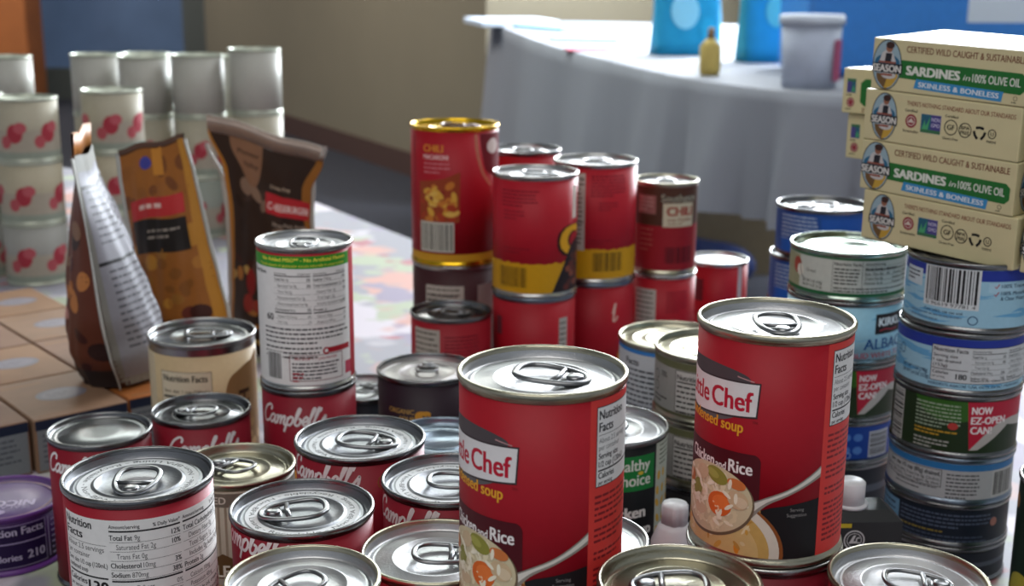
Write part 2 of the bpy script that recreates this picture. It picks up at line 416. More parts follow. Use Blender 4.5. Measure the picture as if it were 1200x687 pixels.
for sc_, th, co, sd in ((7, .52, '#b3abb3', 1), (12, .57, '#959c86', 2), (8, .58, '#b58a80', 3), (11, .60, '#857c90', 4), (15, .64, '#9c6068', 5)): prev = blotch(sc_, th, co, prev, sd)
nt.links.new(prev, b_.inputs['Base Color'])
bm = bmesh.new()
# plan of the table top follows the cloth edge seen running from far left to right
plan = [(-1.6, .25), (.85, .25), (.90, 1.05), (.42, 1.24), (.30, 1.37), (.06, 1.54), (-.155, 1.90), (-.38, 2.27), (-1.9, 3.2)]
cloth_pts = []
for (x, y) in plan: cloth_pts.append((x+.1, y-1.2))
top = [bm.verts.new((x, y, T-FLOOR)) for x, y in cloth_pts]; bm.faces.new(top)
low = [bm.verts.new((x*1.02, y*1.02, T-FLOOR-.38)) for x, y in cloth_pts]
for i in range(len(top)):
    j = (i+1) % len(top); bm.faces.new((top[j], top[i], low[i], low[j]))
bmesh.ops.recalc_face_normals(bm, faces=bm.faces)
link('tablecloth', bm, CL, tb, smooth=False)
bm = bmesh.new(); vs = [bm.verts.new((x*.985, y*.985, T-FLOOR-.002)) for x, y in cloth_pts]; bm.faces.new(vs)
r_ = bmesh.ops.extrude_face_region(bm, geom=bm.faces[:]); bmesh.ops.translate(bm, verts=[v for v in r_['geom'] if isinstance(v, bmesh.types.BMVert)], vec=(0, 0, -.03))
bmesh.ops.recalc_face_normals(bm, faces=bm.faces); link('tabletop', bm, flat('#8a8378'), tb, smooth=False)
for lx, ly in ((-1.2, -.7), (.7, -.7), (.6, -.1), (-1.3, 1.3)):
    link('leg', lathe([(0, 0), (.02, 0), (.02, T-FLOOR-.03), (0, T-FLOOR-.03)], 16, cx=lx, cy=ly), TABM, tb)

# ------------------------------------------------------------ the white-clothed table behind
WZ = .86
def white_table():
    root = empty('covered_table', (.9, 4.5, FLOOR)); tag(root, 'long table under a plain white cloth behind the cans at right', 'table')
    edge = [(-.137, 7.62), (.12, 5.30), (.36, 3.95), (.545, 3.30), (.80, 2.98), (1.2, 2.86), (2.2, 2.9)]
    back = [(2.3, 5.5), (1.8, 7.2), (.35, 7.75)]
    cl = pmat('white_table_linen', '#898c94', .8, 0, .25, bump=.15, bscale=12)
    E_ = catmull(edge, 10); bm = bmesh.new(); o = Vector((.9, 4.5, FLOOR))
    pts = [Vector((x, y, WZ))-o for x, y in E_]+[Vector((x, y, WZ))-o for x, y in back]
    tv = [bm.verts.new(p) for p in pts]; f = bm.faces.new(tv)
    rows = 10; n = len(E_); prev = tv[:n]
    for k in range(1, rows+1):
        t = k/rows; cur = []
        for i in range(n):
            s = i/(n-1); drop = (.78-.46*min(1, s*2))*t
            wob = (.035*sin(i*.9)+.03*sin(i*2.3+1))*t
            dx, dy = (E_[min(i+1, n-1)][0]-E_[max(i-1, 0)][0], E_[min(i+1, n-1)][1]-E_[max(i-1, 0)][1]); d = math.hypot(dx, dy)
            nx, ny = dy/d, -dx/d
            if nx*(-1)+ny*(-1) < 0: nx, ny = -nx, -ny
            p = pts[i]+Vector((nx*(wob+.05*t), ny*(wob+.05*t), -drop)); cur.append(bm.verts.new(p))
        for i in range(n-1): bm.faces.new((prev[i], cur[i], cur[i+1], prev[i+1]))
        prev = cur
    bmesh.ops.recalc_face_normals(bm, faces=bm.faces)
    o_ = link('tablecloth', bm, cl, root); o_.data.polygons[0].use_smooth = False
    for lx, ly in ((1.0, 3.4), (1.9, 3.4), (.25, 7.2), (1.4, 7.0)):
        link('leg', lathe([(0, 0), (.02, 0), (.02, WZ-FLOOR-.01), (0, WZ-FLOOR-.01)], 12, cx=lx-.9, cy=ly-4.5), TABM, root)
white_table()
def pile(name, label, cat, x, y, w, d, h, col, rz=0, z=WZ, extra=None, bev=.004, group=None):
    o = link(name, box(-w/2, w/2, -d/2, d/2, 0, h, bev=bev), flat(col) if isinstance(col, str) else col, smooth=False, loc=(x, y, z), rot=rz); tag(o, label, cat, group); return o
pile('paper_stack', 'loose stack of white papers on the far left corner of the white table', 'papers', -.02, 7.2, .42, .6, .03, '#c9d4e4', .2)
pile('folder', 'light blue folder lying on the white table', 'folder', .33, 6.6, .5, .5, .02, '#7fa9d0', .5)
pile('leaflet', 'pale leaflet with a pink stripe near the edge of the white table', 'leaflet', .27, 4.75, .16, .12, .008, '#b8405c', .1)
pile('booklet', 'white booklet lying on the white table behind the pink leaflet', 'booklet', .33, 5.5, .3, .3, .02, '#d0dcea', -.3)
def bag(name, label, x, y, w, h, d, col, handle, spots, z=WZ):
    root = empty(name, (x, y, z), .15); tag(root, label, 'bag')
    bm = bmesh.new(); n = 28; prev = None
    for k in range(7):
        t = k/6; ring = []
        for i in range(n):
            a = 2*pi*i/n; ca, sa = cos(a), sin(a)
            X = (abs(ca)**.4)*(1 if ca > 0 else -1)*w/2*(1-.08*t+.02*sin(5*a+k)); Y = (abs(sa)**.4)*(1 if sa > 0 else -1)*d/2*(1-.5*t)
            ring.append(bm.verts.new((X, Y, h*t+.01*sin(3*a)*t)))
        if prev:
            for i in range(n): bm.faces.new((prev[i], prev[(i+1) % n], ring[(i+1) % n], ring[i]))
        else: bm.faces.new(ring[::-1])
        prev = ring
    bm.faces.new(prev)
    bmesh.ops.recalc_face_normals(bm, faces=bm.faces)
    o = link('bag_body', bm, flat(col), root)
    link('handle', tube([(-w*.2, 0, h), (-w*.15, 0, h+.06), (w*.15, 0, h+.06), (w*.2, 0, h)], .008), flat(handle), root)
    c = Canvas()
    for (u, v, a, b2, cc) in spots: c.ell(u, v, a, b2, cc)
    c.build('printed_patch', lambda u, v, l: Vector((u, -d/2*(1-.5*v/h)-.004-l*4, v)), root, step=500)
bag('shopping_bag', 'turquoise bag with pale patches at the back of the white table', .60, 4.55, .24, .27, .14, '#1f8fb8', '#1d7fa6', [(-20, 150, 50, 60, '#8fc6da'), (60, 90, 25, 40, '#2a9cc4')])
bag('shopping_bag', 'small teal bag standing behind the white tub', .83, 4.2, .22, .30, .12, '#2287a0', '#1d7286', [(0, 160, 40, 50, '#5fa79a')])
# tub
tr = empty('plastic_tub', (.735, 3.22, WZ)); tag(tr, 'white round tub with a lid and pink label edge on the white table', 'tub')
link('tub_body', lathe([(0, 0), (.066, 0), (.074, .155), (0, .155)], 48), flat('#aeb6c6'), tr)
link('tub_lid', lathe([(0, .155), (.08, .155), (.08, .172), (.076, .178), (0, .178)], 48), flat('#c5ccd8'), tr)
c = Canvas(); c.rect(20, 20, 60, 120, '#9c4a6a')
c.build('tub_label', lambda u, v, l: Vector(((.0755+l)*cos(u/.0755-pi/2+.35), (.0755+l)*sin(u/.0755-pi/2+.35), v)), tr, step=5)
yr = empty('squeeze_bottle', (.545, 3.6, WZ)); tag(yr, 'small yellow squeeze bottle in front of the turquoise bag', 'bottle')
link('bottle_body', lathe([(0, 0), (.026, 0), (.030, .02), (.030, .08), (.012, .10), (0, .10)], 32), flat('#b9a35c'), yr)
link('bottle_cap', lathe([(0, .10), (.011, .10), (.008, .13), (0, .13)], 24), flat('#8a6f4a'), yr)
br = empty('storage_bin', (1.22, 3.75, WZ)); tag(br, 'big blue plastic bin standing on the white table behind the sardine boxes', 'bin')
bm = box(-.42, .42, -.2, .2, 0, .36, bev=.02); link('bin_body', bm, pmat('blue_plastic', '#2f7ac8', .35, noise=.05), br, smooth=False)
bm = box(-.44, .44, -.22, .22, .36, .385, bev=.008); link('bin_rim', bm, pmat('blue_plastic', '#2f7ac8', .35), br, smooth=False)
c = Canvas(); c.rect(10, 150, 200, 340, '#c9d2dc')
c.build('bin_label', lambda u, v, l: Vector((u, -.2005-l*5, v)), br, step=400)
gr = empty('drink_bottle', (1.24, 3.05, WZ)); tag(gr, 'green bottle with a pink cap band behind the top sardine box', 'bottle')
link('bottle_body', lathe([(0, 0), (.035, 0), (.035, .16), (.018, .2), (0, .2)], 32), flat('#8aa04a'), gr)
link('bottle_band', lathe([(.0355, .07), (.0365, .07), (.0365, .10), (.0355, .10)], 32), flat('#a84a8c'), gr)
# things on the floor under the white table
pile('cardboard_box', 'beige cardboard box on the floor under the white table', 'box', .85, 6.3, .9, .4, .36, '#9a8c72', .1, FLOOR)
bm = bmesh.new(); bmesh.ops.create_uvsphere(bm, u_segments=32, v_segments=16, radius=1)
for v in bm.verts:
    k = 1+.06*sin(7*v.co.x+3*v.co.z); v.co = Vector((v.co.x*.27*k, v.co.y*.2*k, max(-.12, v.co.z*.14*k)+.12))
o = link('duffel_bag', bm, flat('#1b2f66'), loc=(.84, 5.75, FLOOR)); tag(o, 'dark blue rounded bag on the floor beneath the white cloth', 'bag')

# ------------------------------------------------------------ label artwork
WH = '#d9d8d6'; K = '#17171a'
def supports_name(): pass
def chef_art(c, R, H):
    # lighter strip with the facts box
    c.rect(24, 0, 62, H, '#cf3a35')
    c.scribble(27, H-40, 26, 5, 2.5, 1.5, '#7a1c22', 5); c.scribble(27, H-54, 26, 3, 2.5, 1.5, '#7a1c22', 6); c.scribble(27, H-64, 26, 2, 2.4, 1.5, '#7a1c22', 7); c.scribble(27, H-71, 26, 8, 2.4, 1.5, '#7a1c22', 8)
    c.rect(27.2, H-36.5, 60, H-3, K); c.rect(27.6, H-36.1, 60, H-3.4, WH)
    c.text('Nutrition', 28.6, H-8.4, 3.8, K, 1.2, sx=.8); c.text('Facts', 28.6, H-13.4, 3.8, K, 1.2, sx=.8)
    c.rect(28.4, H-15, 60, H-14.8, K); c.text('About 2.5 servings', 28.6, H-18.2, 2.2, '#3a3a3c', 0, sx=.8); c.text('per container', 28.6, H-21.2, 2.2, '#3a3a3c', 0, sx=.8)
    c.text('Serving size', 28.6, H-24.8, 2.4, K, 1.2, sx=.8); c.text('1/2 cup (120mL)', 28.6, H-28.2, 2.4, K, 1, sx=.8); c.rect(28.4, H-30, 60, H-29.3, K)
    c.text('Calories', 28.6, H-33, 2.6, K, 1.2, sx=.8); c.text('per serving', 28.6, H-35.6, 1.7, K, 1, sx=.8)
    # food picture: bowl, then black base panel, then spoon
    c.poly([(-2, 0), (23.9, 0), (23.9, 27), (14, 25.5), (2, 23.5), (-2, 22)], '#1c1a1c')
    c.rect(-62, 0, -2, 24, '#b98a4e')
    c.ell(-29, 2, 37.5, 27, '#8a4f26', n=60); c.ell(-29.4, 2.2, 36.2, 26, '#d8cfc0', n=60); c.ell(-30, 2, 32.5, 23, '#c9a45e', n=60); c.ell(-31, 1, 29, 20, '#d2b478', n=50)
    r = random.Random(4)
    for i in range(34):
        u, v = r.uniform(-52, -6), r.uniform(1, 16)
        c.ell(u, v, r.uniform(1.2, 3), r.uniform(.6, 1.5), r.choice(('#dcc596', '#d98a2e', '#e3d2a6', '#cf9f4a', '#bf8f44')), c.layer+1 if i % 9 == 0 else c.layer, rot=r.uniform(0, 3), n=10)
    # maroon name panel
    c.rect(-62, 26, -5.5, 46.5, '#4c1019'); c.rect(-62, 22, -3, 43, '#4c1019'); c.ell(-6.2, 43, 3.2, 3.5, '#4c1019')
    c.text('Chicken', -25.2, 37.2, 5.4, '#e8e2e0', 1.2, sx=.72, align='r'); c.text('and', -24.2, 37.2, 3.6, '#e8e2e0', .8, sx=.8); c.text('Rice', -17.2, 37.2, 5.6, '#e8e2e0', 1.2, sx=.82)
    # spoon with soup
    c.poly(catmull([(-8, 24), (0, 28), (10, 32.5), (19, 38), (24, 41.5)], 6)+catmull([(24, 36.5), (18, 33.5), (9, 29), (0, 24.2), (-8, 15)], 6), '#8e857c')
    c.poly(catmull([(-8, 23.3), (0, 27.3), (10, 31.8), (19, 37.2), (24, 40.6)], 6)+catmull([(24, 38), (18, 34.6), (9, 30), (0, 25.6), (-8, 18)], 6), '#d6d0c6')
    c.ell(-28, 21.5, 23.5, 16.5, '#6e5c48', n=60, rot=.12); c.ell(-28, 22.2, 22.6, 15.8, '#cdbf9c', n=60, rot=.12)
    c.layer += 1; ly = c.layer
    for i in range(150):
        a = r.uniform(0, 2*pi); q = math.sqrt(r.random())*.9; u, v = -28+q*21*cos(a), 22.6+q*14.5*sin(a)
        if u < -50: continue
        c.ell(u, v, r.uniform(1.6, 2.9), r.uniform(.7, 1.1), r.choice(('#e9e0c4', '#f0e8cf', '#d9cba6', '#e2d6b2')), ly+1+i % 5, rot=r.uniform(0, 3.1), n=10)
    c.layer = ly+6
    for u, v, a, b2, cc, ro in ((-21, 21, 6.4, 5.6, '#d8672a', .2), (-20.4, 22, 4.4, 3.2, '#e5793a', .2), (-23, 33.5, 6, 3.6, '#8c8a3c', -.3), (-25, 34, 3.5, 1.8, '#a3a04e', -.3), (-36, 24, 4.6, 3.6, '#8a8a3e', .8),
                              (-43, 27, 4, 3, '#b9703c', .3), (-13, 32, 4.4, 2.4, '#c9743e', -.2), (-12, 25, 5, 4.2, '#cbb08c', -.4), (-10.5, 24, 3, 2.4, '#d8c2a2', -.4), (-32, 32.5, 4.4, 3.4, '#cdb592', .5), (-33, 15, 4.5, 2.6, '#d0b896', .2)):
        c.ell(u, v, a, b2, cc, rot=ro, n=20)
    for i in range(7): c.ell(-23.5+r.uniform(-1.5, 3.5), 19+r.uniform(-1.5, 2), .6, .4, '#f0c9a0', c.layer+1, n=8)
    for i in range(20):
        u, v = r.uniform(-46, -10), r.uniform(12, 32); c.ell(u, v, 2.6, .9, '#efe7cf', c.layer+2+i % 3, rot=r.uniform(0, 3.1), n=10)
    c.layer += 6
    c.text('Serving', 13.5, 22, 1.5, '#8c8886', 0, align='c'); c.text('Suggestion', 13.5, 19.6, 1.5, '#8c8886', 0, align='c')
    # name banner over a grey ribbon
    c.ell(-33, 68, 22, 10, '#5e5a5c', n=40); c.ell(-33, 69.5, 20, 9, '#8f8c8e', n=40); c.ell(-33, 79, 24, 4.8, '#4d4548', n=40)
    c.stroke([(-15, 80), (-7.5, 78.6), (-10.5, 75.5)], .5, '#b98c8c', smooth=False)
    P = [(-60, 62.8), (-40, 60.2), (-6.2, 63.5), (-5.2, 77.6), (-38, 76.6), (-60, 79)]
    c.poly([(u+(-.7 if u < -50 else .7)*(1 if abs(u) > 50 or u > -10 else 0), v+(1 if v > 70 else -1)*.75) for u, v in P], '#3a2f32'); c.poly(P, '#dcd8d8')
    c.text('Little', -49.5, 65.2, 8.6, '#b81c34', 1.2, w=19); c.text('Chef', -28.2, 65.2, 8.8, '#b81c34', 1.3, w=20.3)
    c.text('condensed soup', -11.5, 55.5, 5.0, '#e0a02e', 1.2, sx=.80, align='r', rot=-.02)
    c.text('TM', -7.5, 60.3, 1.2, '#7a1c22', 0)

def facts_big_art(c, R, H):
    c.rect(-41.5, 0, 54, H-4.6, WH); c.rect(-44, 0, -42.4, H-4, '#8e1526')
    t = H-4.6
    c.text('Nutrition', -40.2, t-5, 3.9, K, 1.3, w=17.6); c.text('Facts', -40.2, t-10.2, 3.9, K, 1.3, w=12)
    c.rect(-40.2, t-12.2, -15.8, t-12, K); c.text('About 2.5 servings', -40, t-15.3, 2.5, '#2a2a2c', 0, w=23); c.text('per container', -40, t-18.9, 2.5, '#2a2a2c', 0, w=15.5)
    c.text('Serv. size 1/2 cup (120mL)', -40.2, t-22.6, 2.2, K, .9, w=24.4); c.text('condensed soup', -40.2, t-25.8, 2.2, K, .9, w=14)
    c.rect(-40.2, t-28, -15.8, t-27.2, K); c.text('Calories', -40.2, t-31.8, 2.8, K, 1.2, w=13); c.text('per serving', -40.2, t-34.8, 1.9, K, 1, w=11); c.text('130', -26.2, t-35, 5.8, K, 1.4, w=10.2)
    for u, rows in ((-14.2, [('Total Fat', '9g', '12%'), ('', 'Saturated Fat 2g', '10%'), ('', 'Trans Fat 0g', ''), ('Cholesterol', '10mg', '3%'), ('Sodium', '870mg', '38%')]),
                    (18, [('Total Carbohydrate', '8g', '3%'), ('', 'Dietary Fiber 0g', '0%'), ('', 'Total Sugars 1g', ''), ('', 'Includes 0g Added Sugars', '0%'), ('Protein', '2g', '')])):
        c.text('Amount/serving', u, t-3.8, 1.7, K, .8, sx=.85); c.text('% Daily Value*', u+31, t-3.8, 1.7, K, .8, sx=.85, align='r'); c.rect(u, t-5.5, u+31, t-4.7, K)
        facts_rows(c, u, t-9.2, 31, rows, 4.35, 2.4)
        c.rect(u, t-28.9, u+31, t-28.1, K)
    facts_rows(c, -14.2, t-32.6, 31, [('', 'Vitamin D 0mcg', '0%'), ('', 'Iron 0.2mg', '0%')], 4.1, 2.2, 0); facts_rows(c, 18, t-32.6, 31, [('', 'Calcium 10mg', '0%'), ('', 'Potassium 40mg', '0%')], 4.1, 2.2, 0)
    c.text('Ingredients: Chicken stock, modified food starch, vegetable oil, cream, wheat', -40, t-40.8, 1.9, '#1f1f22', .4, w=90)
    c.text('flour, chicken fat. Contains less than 2% of: salt, whey, dehydrated chicken', -40, t-44.2, 1.9, '#1f1f22', 0, w=90)
    c.scribble(-40, t-46, 90, 9, 3.0, 1.5, '#44444a', 3)

def facts_tall_art(c, R, H):
    c.rect(-60, 0, 36, H-1.5, WH); c.rect(-60, H-10, 36, H-1.5, '#2f8a22')
    c.text('No Added MSG** - No Artificial Flavors', -33, H-5.2, 2.5, '#e6d84a', 1.1, w=64); c.text('**small amount of glutamate occurs naturally in yeast extract', -36, H-8.8, 1.9, '#dcd04a', .3, w=66)
    t = H-11.5
    c.text('Nutrition', -46, t-3.4, 3, K, 1.2, w=16); c.text('60', -30.4, t-35, 4.6, K, 1.2)
    for u, w, rows in ((-22.5, 26, [('Total Fat', '0g', '0%'), ('', 'Saturated Fat 0g', '0%'), ('', 'Trans Fat 0g', ''), ('', 'Polyunsaturated Fat 0g', ''), ('', 'Monounsaturated Fat 0g', ''), ('Cholesterol', '0mg', '0%')]),
                       (5, 26, [('Sodium', '720mg', '31%'), ('Total Carbohydrate', '12g', '4%'), ('', 'Dietary Fiber 2g', '7%'), ('', 'Total Sugars 3g', ''), ('', 'Includes 0g Added Sugars', '0%'), ('Protein', '2g', '')])):
        c.text('Amount/serving', u, t-2.6, 1.2, K, .8, sx=.85); c.text('% Daily Value*', u+w, t-2.6, 1.2, K, .8, sx=.85, align='r'); c.rect(u, t-4, u+w, t-3.3, K)
        facts_rows(c, u, t-7, w, rows, 4.2, 2.0); c.rect(u, t-29.6, u+w, t-28.9, K)
    facts_rows(c, -22.5, t-32.5, 26, [('', 'Vitamin D 0.5mcg', '0%'), ('', 'Iron 1mg', '2%')], 4, 1.8, 0); facts_rows(c, 5, t-32.5, 26, [('', 'Calcium 10mg', '0%'), ('', 'Potassium 390mg', '8%')], 4, 1.8, 0)
    c.scribble(-33, t-40, 66, 4, 3.2, 1.7, '#2f2f33', 9); c.scribble(-33, t-53.5, 44, 3, 3.2, 1.7, '#1d1d20', 19, last=.9)
    c.ell(13, t-56.5, 2.6, 2.6, '#a01c28'); c.rect(14, t-58.3, 34, t-54.3, '#a01c28'); c.ell(13, t-56.5, 1.3, 1.3, WH)
    c.barcode(-32, 3, 14, 20, margin=.8, seed=8)
    c.frame(-13, 3, 26, 21.5, .5, '#6a2028'); c.text('MIX SOUP + 1 CAN WATER', 6, 18, 1.8, '#9a2030', .8, w=30, align='c'); c.scribble(-11, 16, 34, 5, 2.6, 1.6, '#35353a', 22); c.scribble(-11, 9, 8, 3, 2.6, 1.8, '#9a2030', 23)
    c.rect(29, 4, 36, 13, '#b8455a'); c.rect(36, 0, 64, H, '#9c1a28')

def script_art(off, v=None, size=6.2, extra=None):
    def f(c, R, H):
        c.script("Campbell's", off, H*.68 if v is None else v, size, '#dcd8d8', w=.24)
        if extra: extra(c, R, H)
    return f
def seal(u, v, r=5):
    def f(c, R, H): c.ring(u, v, r, r, .5, '#8a5a2a'); c.ring(u, v, r*.66, r*.66, .3, '#8a5a2a'); c.scribble(u-r*.5, v+r*.3, r, 3, 1.3, .7, '#8a5a2a', 3)
    return f
def homestyle(c, R, H):
    c.text('Homestyle', -20, H*.68-14, 3.4, '#d9c9c4', .8, align='r', sx=.9); c.text('Recipe', -19, H*.68-19.5, 3.6, '#d9c9c4', .8, align='r', sx=.9)
    c.text('SOUP', -28, H*.68-27, 6.5, '#d89a3a', 2, sx=.9)

def noodle_art(c, R, H):
    c.rect(-62, H-9, 62, H-1, '#6e675c'); c.text('CONDENSED', -7, H-7.2, 4.2, '#c9c2b4', .8, w=36, align='r')
    for k in range(30): c.rect(-60+k*4, H-42, -58.6+k*4, H-9, '#8f8270', layer=4)
    c.layer = 6
    c.poly([(-46, H-52), (-4, H-52), (-4, H-40), (-10, H-37), (-18, H-42), (-46, H-42)], '#5c4326'); c.text('NOODLE', -6.5, H-52+1, 7, '#d8d0c0', 1.6, w=34, align='r')
    c.rect(-46, 8, 10, H-56, '#b09468')

def hearty_art(c, R, H):
    c.rect(-36, 34, 6, H-12, '#6a6152'); c.rect(-35.5, 34.5, 5.5, H-12.5, '#c9bfa4')
    c.text('Nutrition Facts', -33.5, H-20, 5.2, '#22201c', 1.4, w=36); c.text('1 cup (240mL)', 3.5, H-29, 2.6, '#22201c', .7, align='r'); c.text('Serv. size', -33.5, H-29, 2.6, '#22201c', .9); c.rect(-34, H-33.5, 4, H-31.5, '#22201c')
    c.scribble(-33.5, H-37, 36, 8, 4.6, 2.2, '#3a362e', 4)
    c.poly(catmull([(16, 4), (14, 40), (18, H-24), (30, H-14), (44, H-10), (58, H-10), (58, 4)], 5), '#8a6a44')
    c.text('HES', 28, 66, 12, '#3a2418', 1.6, rot=-pi/2, sx=1.1); c.rect(-64, 0, -44, H, '#c2b496')
    r = random.Random(8)
    for i in range(16): c.ell(r.uniform(30, 56), r.uniform(4, 40), r.uniform(2, 5), r.uniform(2, 4), r.choice(('#9c7a4c', '#b89468', '#5a3e28')), layer=c.layer+1+i % 4, n=14)

def organic_art(c, R, H):
    c.text('ORGANIC', -9.5, H-20.5, 3.6, '#b08a48', .8, align='r', sx=.9); c.text('SOUP', -9.5, H-26, 3.6, '#b08a48', .8, align='r', sx=.9)
    c.text('S', -7.5, H-33, 15, '#c98d33', 2.6, sx=1.1); c.rect(33, 20, 60, H-10, '#8a7660')
def chili_mac_art(c, R, H):
    c.rect(-48, H-100, -44, H-3, '#8a1020'); c.text('CHILI', -31, H-18, 6.5, '#c97f2a', 1.6, w=20); c.text('MACARONI', -31, H-25, 4.4, '#d9b8b4', 1, w=25)
    c.scribble(-31, H-28, 28, 3, 4, 2.2, '#b86a70', 3)
    r = random.Random(11); c.poly([(-37, 37), (4, 37), (5, H-36), (-10, H-42), (-20, H-44), (-37, H-46)], '#8a3a1e')
    for i in range(34):
        u, v = r.uniform(-34, 0), r.uniform(39, H-48); c.ell(u, v, r.uniform(2, 7), r.uniform(1.5, 3.4), r.choice(('#b8702c', '#c99a3c', '#7a1c1c', '#9c3a20', '#d0a850')), rot=r.uniform(0, 3), n=12)
    c.barcode(-36, 9, 35, 28, '#4a4a48', '#b9b8ac', 5, 1.5); c.rect(-75, 0, 75, 7, '#b98a22'); c.rect(-75, 7, 75, 8, '#7a1018')
    c.stroke([(20, H-2), (22, H-20), (28, H-38), (38, H-50)], 3, '#b5705a'); c.poly(catmull([(24, H-2), (27, H-20), (34, H-38), (60, H-42), (60, H-2)], 5), '#6a1420'); c.ell(42, H-14, 9, 7, '#cfc4c0')
def chili_ragged(c, R, H, frac=.27, seed=1):
    r = random.Random(seed); n = 60; P = [(-R*1.9, 0), (R*1.9, 0)]+[(R*1.9-R*3.8*i/n, H*frac+r.uniform(-1, 1)) for i in range(n+1)]
    c.poly(P, '#c08f14')
def chili_c_art(c, R, H):
    chili_ragged(c, R, H); c.scribble(-32, H-8, 36, 5, 3.2, 1.6, '#6e1020', 2); c.scribble(-30, H-26, 22, 3, 3.2, 1.5, '#6e1020', 4); c.scribble(-30, 40, 28, 2, 3.2, 1.5, '#6e1020', 7)
    c.barcode(-36, 4, 30, 20, '#4a3408', None, 4, 1); c.rect(40, H-35, 48, H-6, '#d8d0c8')
    c.text('C', 25.5, H-66, 25, '#2a0a08', 5, w=26); c.text('C', 26, H-65, 24, '#d09a1c', 2.5, w=25)
    c.poly(catmull([(16, 0), (26, 20), (40, 42), (64, 44), (64, 0)], 6), '#241c20')
    for i in range(14): c.ell(32+(i*7) % 26, 4+(i*11) % 28, 4, 3, ('#5c2a24', '#7a4030', '#4a2420')[i % 3], layer=c.layer+1+i % 3, n=10)
def chili_strip_art(c, R, H):
    chili_ragged(c, R, H, seed=3); c.rect(-30, H*.26, -9, H-4, '#b0aaa0'); c.text('Facts', -10.5, H-11, 4.6, '#26221f', 1.2, align='r'); c.rect(-28, H-15, -10, H-13.6, '#26221f'); c.scribble(-28, H-18, 17, 14, 4.2, 2, '#3c3733', 8); c.rect(-28, H-50, -10, H-49, '#26221f')
    c.scribble(-4, H-6, 36, 7, 3, 1.7, '#6e1020', 3); c.scribble(4, H-31, 20, 3, 3, 1.5, '#6e1020', 12); c.scribble(-6, H-66, 26, 2, 3, 1.5, '#6e1020', 7)
    c.barcode(-2, 6, 32, 20, '#3c2c06', None, 6, 1)
def southwest_art(c, R, H):
    c.rect(-50, H*.54, 50, H, '#4a2c20'); c.rect(-50, 0, 50, H*.54, '#8a1822'); c.rect(-30, H-26, -9, H-8, '#8c5a56'); c.scribble(-28, H-10, 17, 4, 3.8, 1.8, '#b08a84', 2)
    c.text('Southgate', -4, H-13.5, 7.5, '#161210', 3, w=38); c.text('Southgate', -4, H-13.5, 7.2, '#a09a88', .4, w=38)
    c.rect(-2, H-38, 31, H-15, '#b9b098'); c.text('CHILI', 2, H-27, 8.5, '#8a2a20', 2, w=27); c.text('con frijoles', 3, H-32.5, 3.6, '#7a3a30', .6, w=25); c.scribble(3, H-34.5, 25, 1, 2, 1.2, '#7a3a30', 2)
    c.barcode(0, 6, 32, 18, '#3c0c12', None, 6, 1); c.scribble(-26, H*.5, 16, 5, 5, 1.8, '#a0564e', 3)
def red_panel_art(u0, u1, v0f, v1f, seed=1, right=None, extra=None):
    def f(c, R, H):
        c.rect(u0, H*v0f, u1, H*v1f, '#aaa59c'); c.scribble(u0+1.5, H*v1f-3, u1-u0-3, int((v1f-v0f)*H/5.2), 5, 2.2, '#4a4643', seed)
        if right: c.scribble(right[0], H*.88, right[1]-right[0], 7, 3.2, 1.6, '#6e1020', seed+1)
        if extra: extra(c, R, H)
    return f
def c_logo(c, R, H):
    c.text('C', 30, H*.2, 26, '#d09a1c', 3, w=26); c.stroke([(20, H*.75), (23, H*.85), (21, H*.68), (26, H*.72)], 1.6, '#d8b8a8')
def kirk_grey_art(c, R, H):
    c.rect(-64, H-5, 64, H, '#5d5f42'); c.rect(-64, 2, 64, H-5, '#8e8e88'); c.rect(-64, 0, 64, 2, '#55563e')
    for k, (u, v) in enumerate(((-36, H-14), (-36, H-22))): c.ring(u, v, 3.4, 3.4, .6, K)
    c.text('70%', -29, H-13.5, 4, K, .6, sx=.7); c.scribble(-40, H-28, 18, 2, 3, 1.7, '#2c2c2c', 2)
    c.rect(-14, 3, 40, H-5.5, '#3a3a38'); c.rect(-13.5, 3.4, 40, H-6, '#b4b4ae'); c.text('Nutrition Facts', -12.5, H-12, 3.8, K, 1.2, sx=.9); c.rect(-12.5, H-14, 38, H-13, K); c.scribble(-12.5, H-16, 48, 6, 3.6, 1.9, '#2c2c2c', 5)
def kirkland_dark_art(c, R, H):
    c.text('KIRKLAND', -32, H-14, 6.5, '#9a9a96', 1.2, sx=.95); c.rect(-64, 0, 64, 4, '#8e8e88')
def healthy_art(c, R, H):
    c.rect(-6, H-28, 33, H-5, '#1d7a3a'); c.text('Healthy', 29, H-14.5, 7.2, '#d2dcd2', 1, w=29, align='r'); c.text('Choice', 29.5, H-24.5, 7.6, '#d2dcd2', 1, w=27, align='r'); c.ell(22, H-16.5, 2, 1.2, '#c9b23a')
    c.text('Chicken', 26, H-46, 7.4, '#d4d4d0', 1.8, w=34, align='r'); c.text('Noodle Soup', 31, H-58, 7.4, '#d4d4d0', 1.8, w=50, align='r'); c.stroke([(14, H-63), (30, H-61)], .8, '#c9a23a', smooth=False)
    c.rect(35, 0, 74, H, '#b5bdae')
    r = random.Random(3)
    for i in range(34): c.ell(38+(i % 4)*7+r.uniform(-1, 1), 4+(i//4)*9.5+r.uniform(-1, 1), 1.8, 3.2, '#c9a23c', rot=r.uniform(-.6, .6), n=12)
    c.scribble(39, H-2, 16, 5, 3, 1.4, '#55604e', 4)
